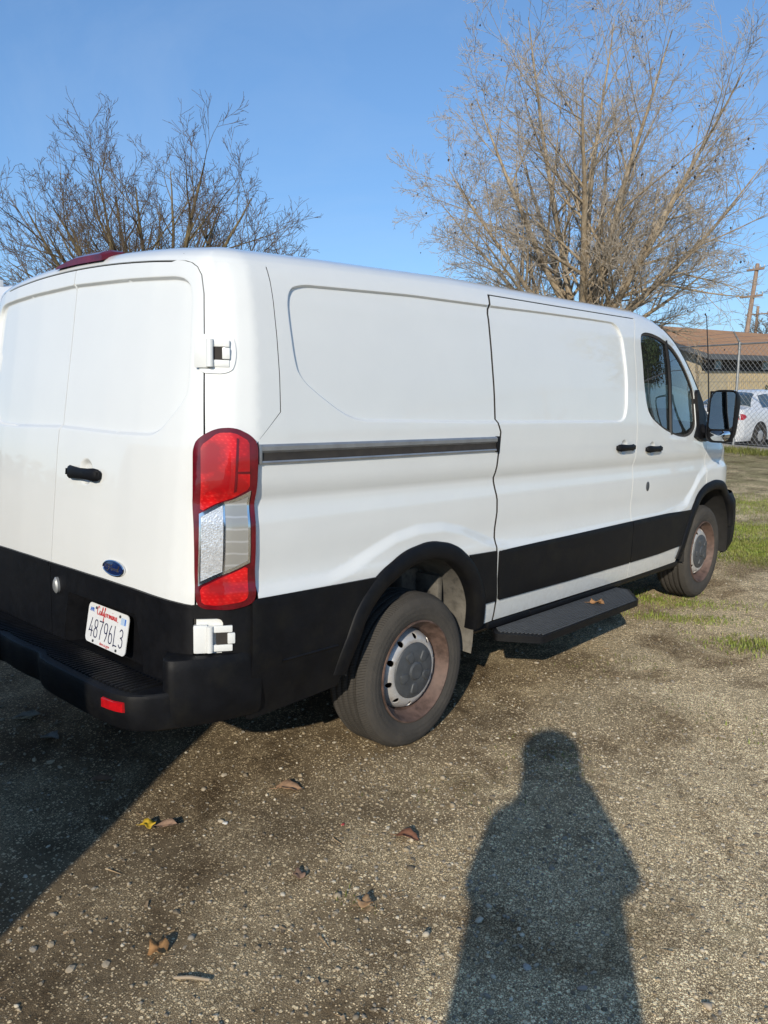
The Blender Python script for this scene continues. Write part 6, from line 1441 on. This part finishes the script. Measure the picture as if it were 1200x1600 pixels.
for s in (1,-1):
    hip=sv(loc(s*.09,0,.86),(.10,.10),pel); kn=sv(loc(s*.10,.02,.48),(.062,.065),hip); an=sv(loc(s*.10,-.01,.09),(.042,.045),kn); he=sv(loc(s*.10,.02,.045),(.045,.04),an); to=sv(loc(s*.12,.17,.03),(.04,.025),he)
    shd=sv(loc(s*.15,0,1.37),(.055,.055),ch); el=sv(loc(s*(.245 if s>0 else .185),.10,1.19 if s>0 else 1.15),(.045,.045),shd)
    Hh=HR if s>0 else HL; el2=sv(Vector(verts[el]).lerp(Hh,.40),(.040,.040),el); wr=sv(Vector(verts[el2]).lerp(Hh,.80),(.027,.022),el2); pm=sv(Vector(verts[wr]).lerp(Hh,.85)+Vector((0,0,.01)),(.030,.020),wr)
    P0=Vector(verts[pm])
    for k in range(4):
        base=P0+Vector(_u)*(.034-.021*k)+Vector(_r)*(.006*s); b0=sv(base,(.0095,.0095),pm); b1=sv(base-Vector(_f)*.018-Vector(_r)*(s*.012)+Vector(_u)*.004,(.0088,.0088),b0); b2=sv(base-Vector(_f)*.022-Vector(_r)*(s*(.036-.004*abs(k-1))),(.0078,.0078),b1)
    t0=sv(P0+Vector(_u)*.030-Vector(_f)*.020,(.0105,.0105),pm); sv(P0+Vector(_u)*.060-Vector(_f)*.034-Vector(_r)*(s*.012),(.009,.009),t0)
me=bpy.data.meshes.new('body'); me.from_pydata(verts,edges,[]); bo=bpy.data.objects.new('body',me); COL.objects.link(bo); bo.parent=person
skinm=simple('skin',(.42,.26,.19),.55); me.materials.append(skinm)
sk=bo.modifiers.new('skin','SKIN'); sk.use_smooth_shade=True
for i,v in enumerate(me.skin_vertices[0].data): v.radius=rads[i]; v.use_root=(i==0)
ss=bo.modifiers.new('sub','SUBSURF'); ss.levels=1; ss.render_levels=1
# long open coat, as a lofted shell, with sleeves
coatm=simple('dark_coat_cloth',(.03,.032,.045),.9,var=.2,vscale=20); hairm=simple('dark_hair',(.02,.014,.01),.6)
secs=[(.42,.28,.22),(.60,.275,.21),(.80,.262,.19),(1.0,.245,.165),(1.15,.235,.16),(1.30,.235,.155),(1.37,.225,.145),(1.41,.19,.13),(1.44,.14,.11),(1.465,.10,.10)]
V=[];k=28
for z,a,b_ in secs:
    for i in range(k):
        t=2*math.pi*i/k; w=1+.02*math.sin(5*t+z*9); V.append(loc(a*w*math.cos(t),b_*w*math.sin(t),z))
mb=MB(); mb.add(V,[(j*k+i,j*k+(i+1)%k,(j+1)*k+(i+1)%k,(j+1)*k+i) for j in range(len(secs)-1) for i in range(k)])
coat=mb.build('coat',coatm,person,sharp=60)
for s in (1,-1):
    Hh=HR if s>0 else HL; e=Vector(loc(s*(.255 if s>0 else .19),.10,1.19 if s>0 else 1.15)); sh_=Vector(loc(s*.150,0,1.36)); wv=e.lerp(Hh,.78)
    mb=MB(); mb.tube([sh_+Vector((0,0,.02)),sh_.lerp(e,.35),sh_.lerp(e,.75),e,e.lerp(wv,.25),e.lerp(wv,.6),wv],[.070,.072,.068,.066,.062,.056,.050],14); mb.build('sleeve',coatm,coat)
# face and hair
mb=MB(); c=Vector(loc(0,.05,1.60))
V=[];kk=16
for j in range(9):
    ph=-.35*math.pi+j/8*.85*math.pi
    for i in range(kk):
        t=2*math.pi*i/kk; fr=.5+.5*math.sin(t); rr_=math.cos(ph); back=1.0 if math.sin(t)<.35 else .80
        V.append(tuple(c+rgt*(.132*rr_*math.cos(t))+fwd*(-.012+.112*rr_*math.sin(t)*back)+Vector((0,0,.02+.115*math.sin(ph)))))
mb.add(V,[(j*kk+i,j*kk+(i+1)%kk,(j+1)*kk+(i+1)%kk,(j+1)*kk+i) for j in range(8) for i in range(kk)])
mb.tube([c+fwd*-.05+Vector((0,0,.04)),c+fwd*-.07+Vector((0,0,-.07)),c+fwd*-.075+Vector((0,0,-.17)),c+fwd*-.07+Vector((0,0,-.24))],[.120,.130,.130,.10],14); mb.build('hair',hairm,person)
mb=MB()
for s in (1,-1): mb.tube([tuple(c+rgt*(s*.033)+fwd*.088+Vector((0,0,.012))),tuple(c+rgt*(s*.033)+fwd*.100+Vector((0,0,.012)))],[.013,.008],10)
mb.build('eyes',simple('eye',(.5,.5,.5),.2),person)
mb=MB(); mb.tube([tuple(c+fwd*.095+Vector((0,0,.015))),tuple(c+fwd*.118+Vector((0,0,-.022))),tuple(c+fwd*.098+Vector((0,0,-.032)))],[.008,.014,.012],8); mb.build('nose',skinm,person)
mb=MB(); mb.tube([tuple(c+rgt*-.024+fwd*.088+Vector((0,0,-.058))),tuple(c+fwd*.098+Vector((0,0,-.056))),tuple(c+rgt*.024+fwd*.088+Vector((0,0,-.058)))],[.004,.008,.004],8); mb.build('mouth',simple('lips',(.35,.13,.12),.5),person)
# phone: slab just behind the camera point
phm=Matrix(((_r.x,_u.x,-_f.x,0),(_r.y,_u.y,-_f.y,0),(_r.z,_u.z,-_f.z,0),(0,0,0,1)))
phone=empty('phone',tuple(CAM-Vector(_f)*.022-Vector(_u)*.068+Vector(_r)*.012)); phone.rotation_euler=phm.to_euler(); tag(phone,'dark smartphone held up by the person in the coat','phone')
mb=MB(); mb.box(-.036,.036,-.074,.074,-.004,.004,.003); mb.build('phone_case',MAT['black'],phone)
mb=MB(); mb.box(-.033,.033,-.071,.071,.004,.0046); mb.build('screen',simple('screen_glass',(.05,.06,.08),.1),phone,smooth=False,sharp=None)
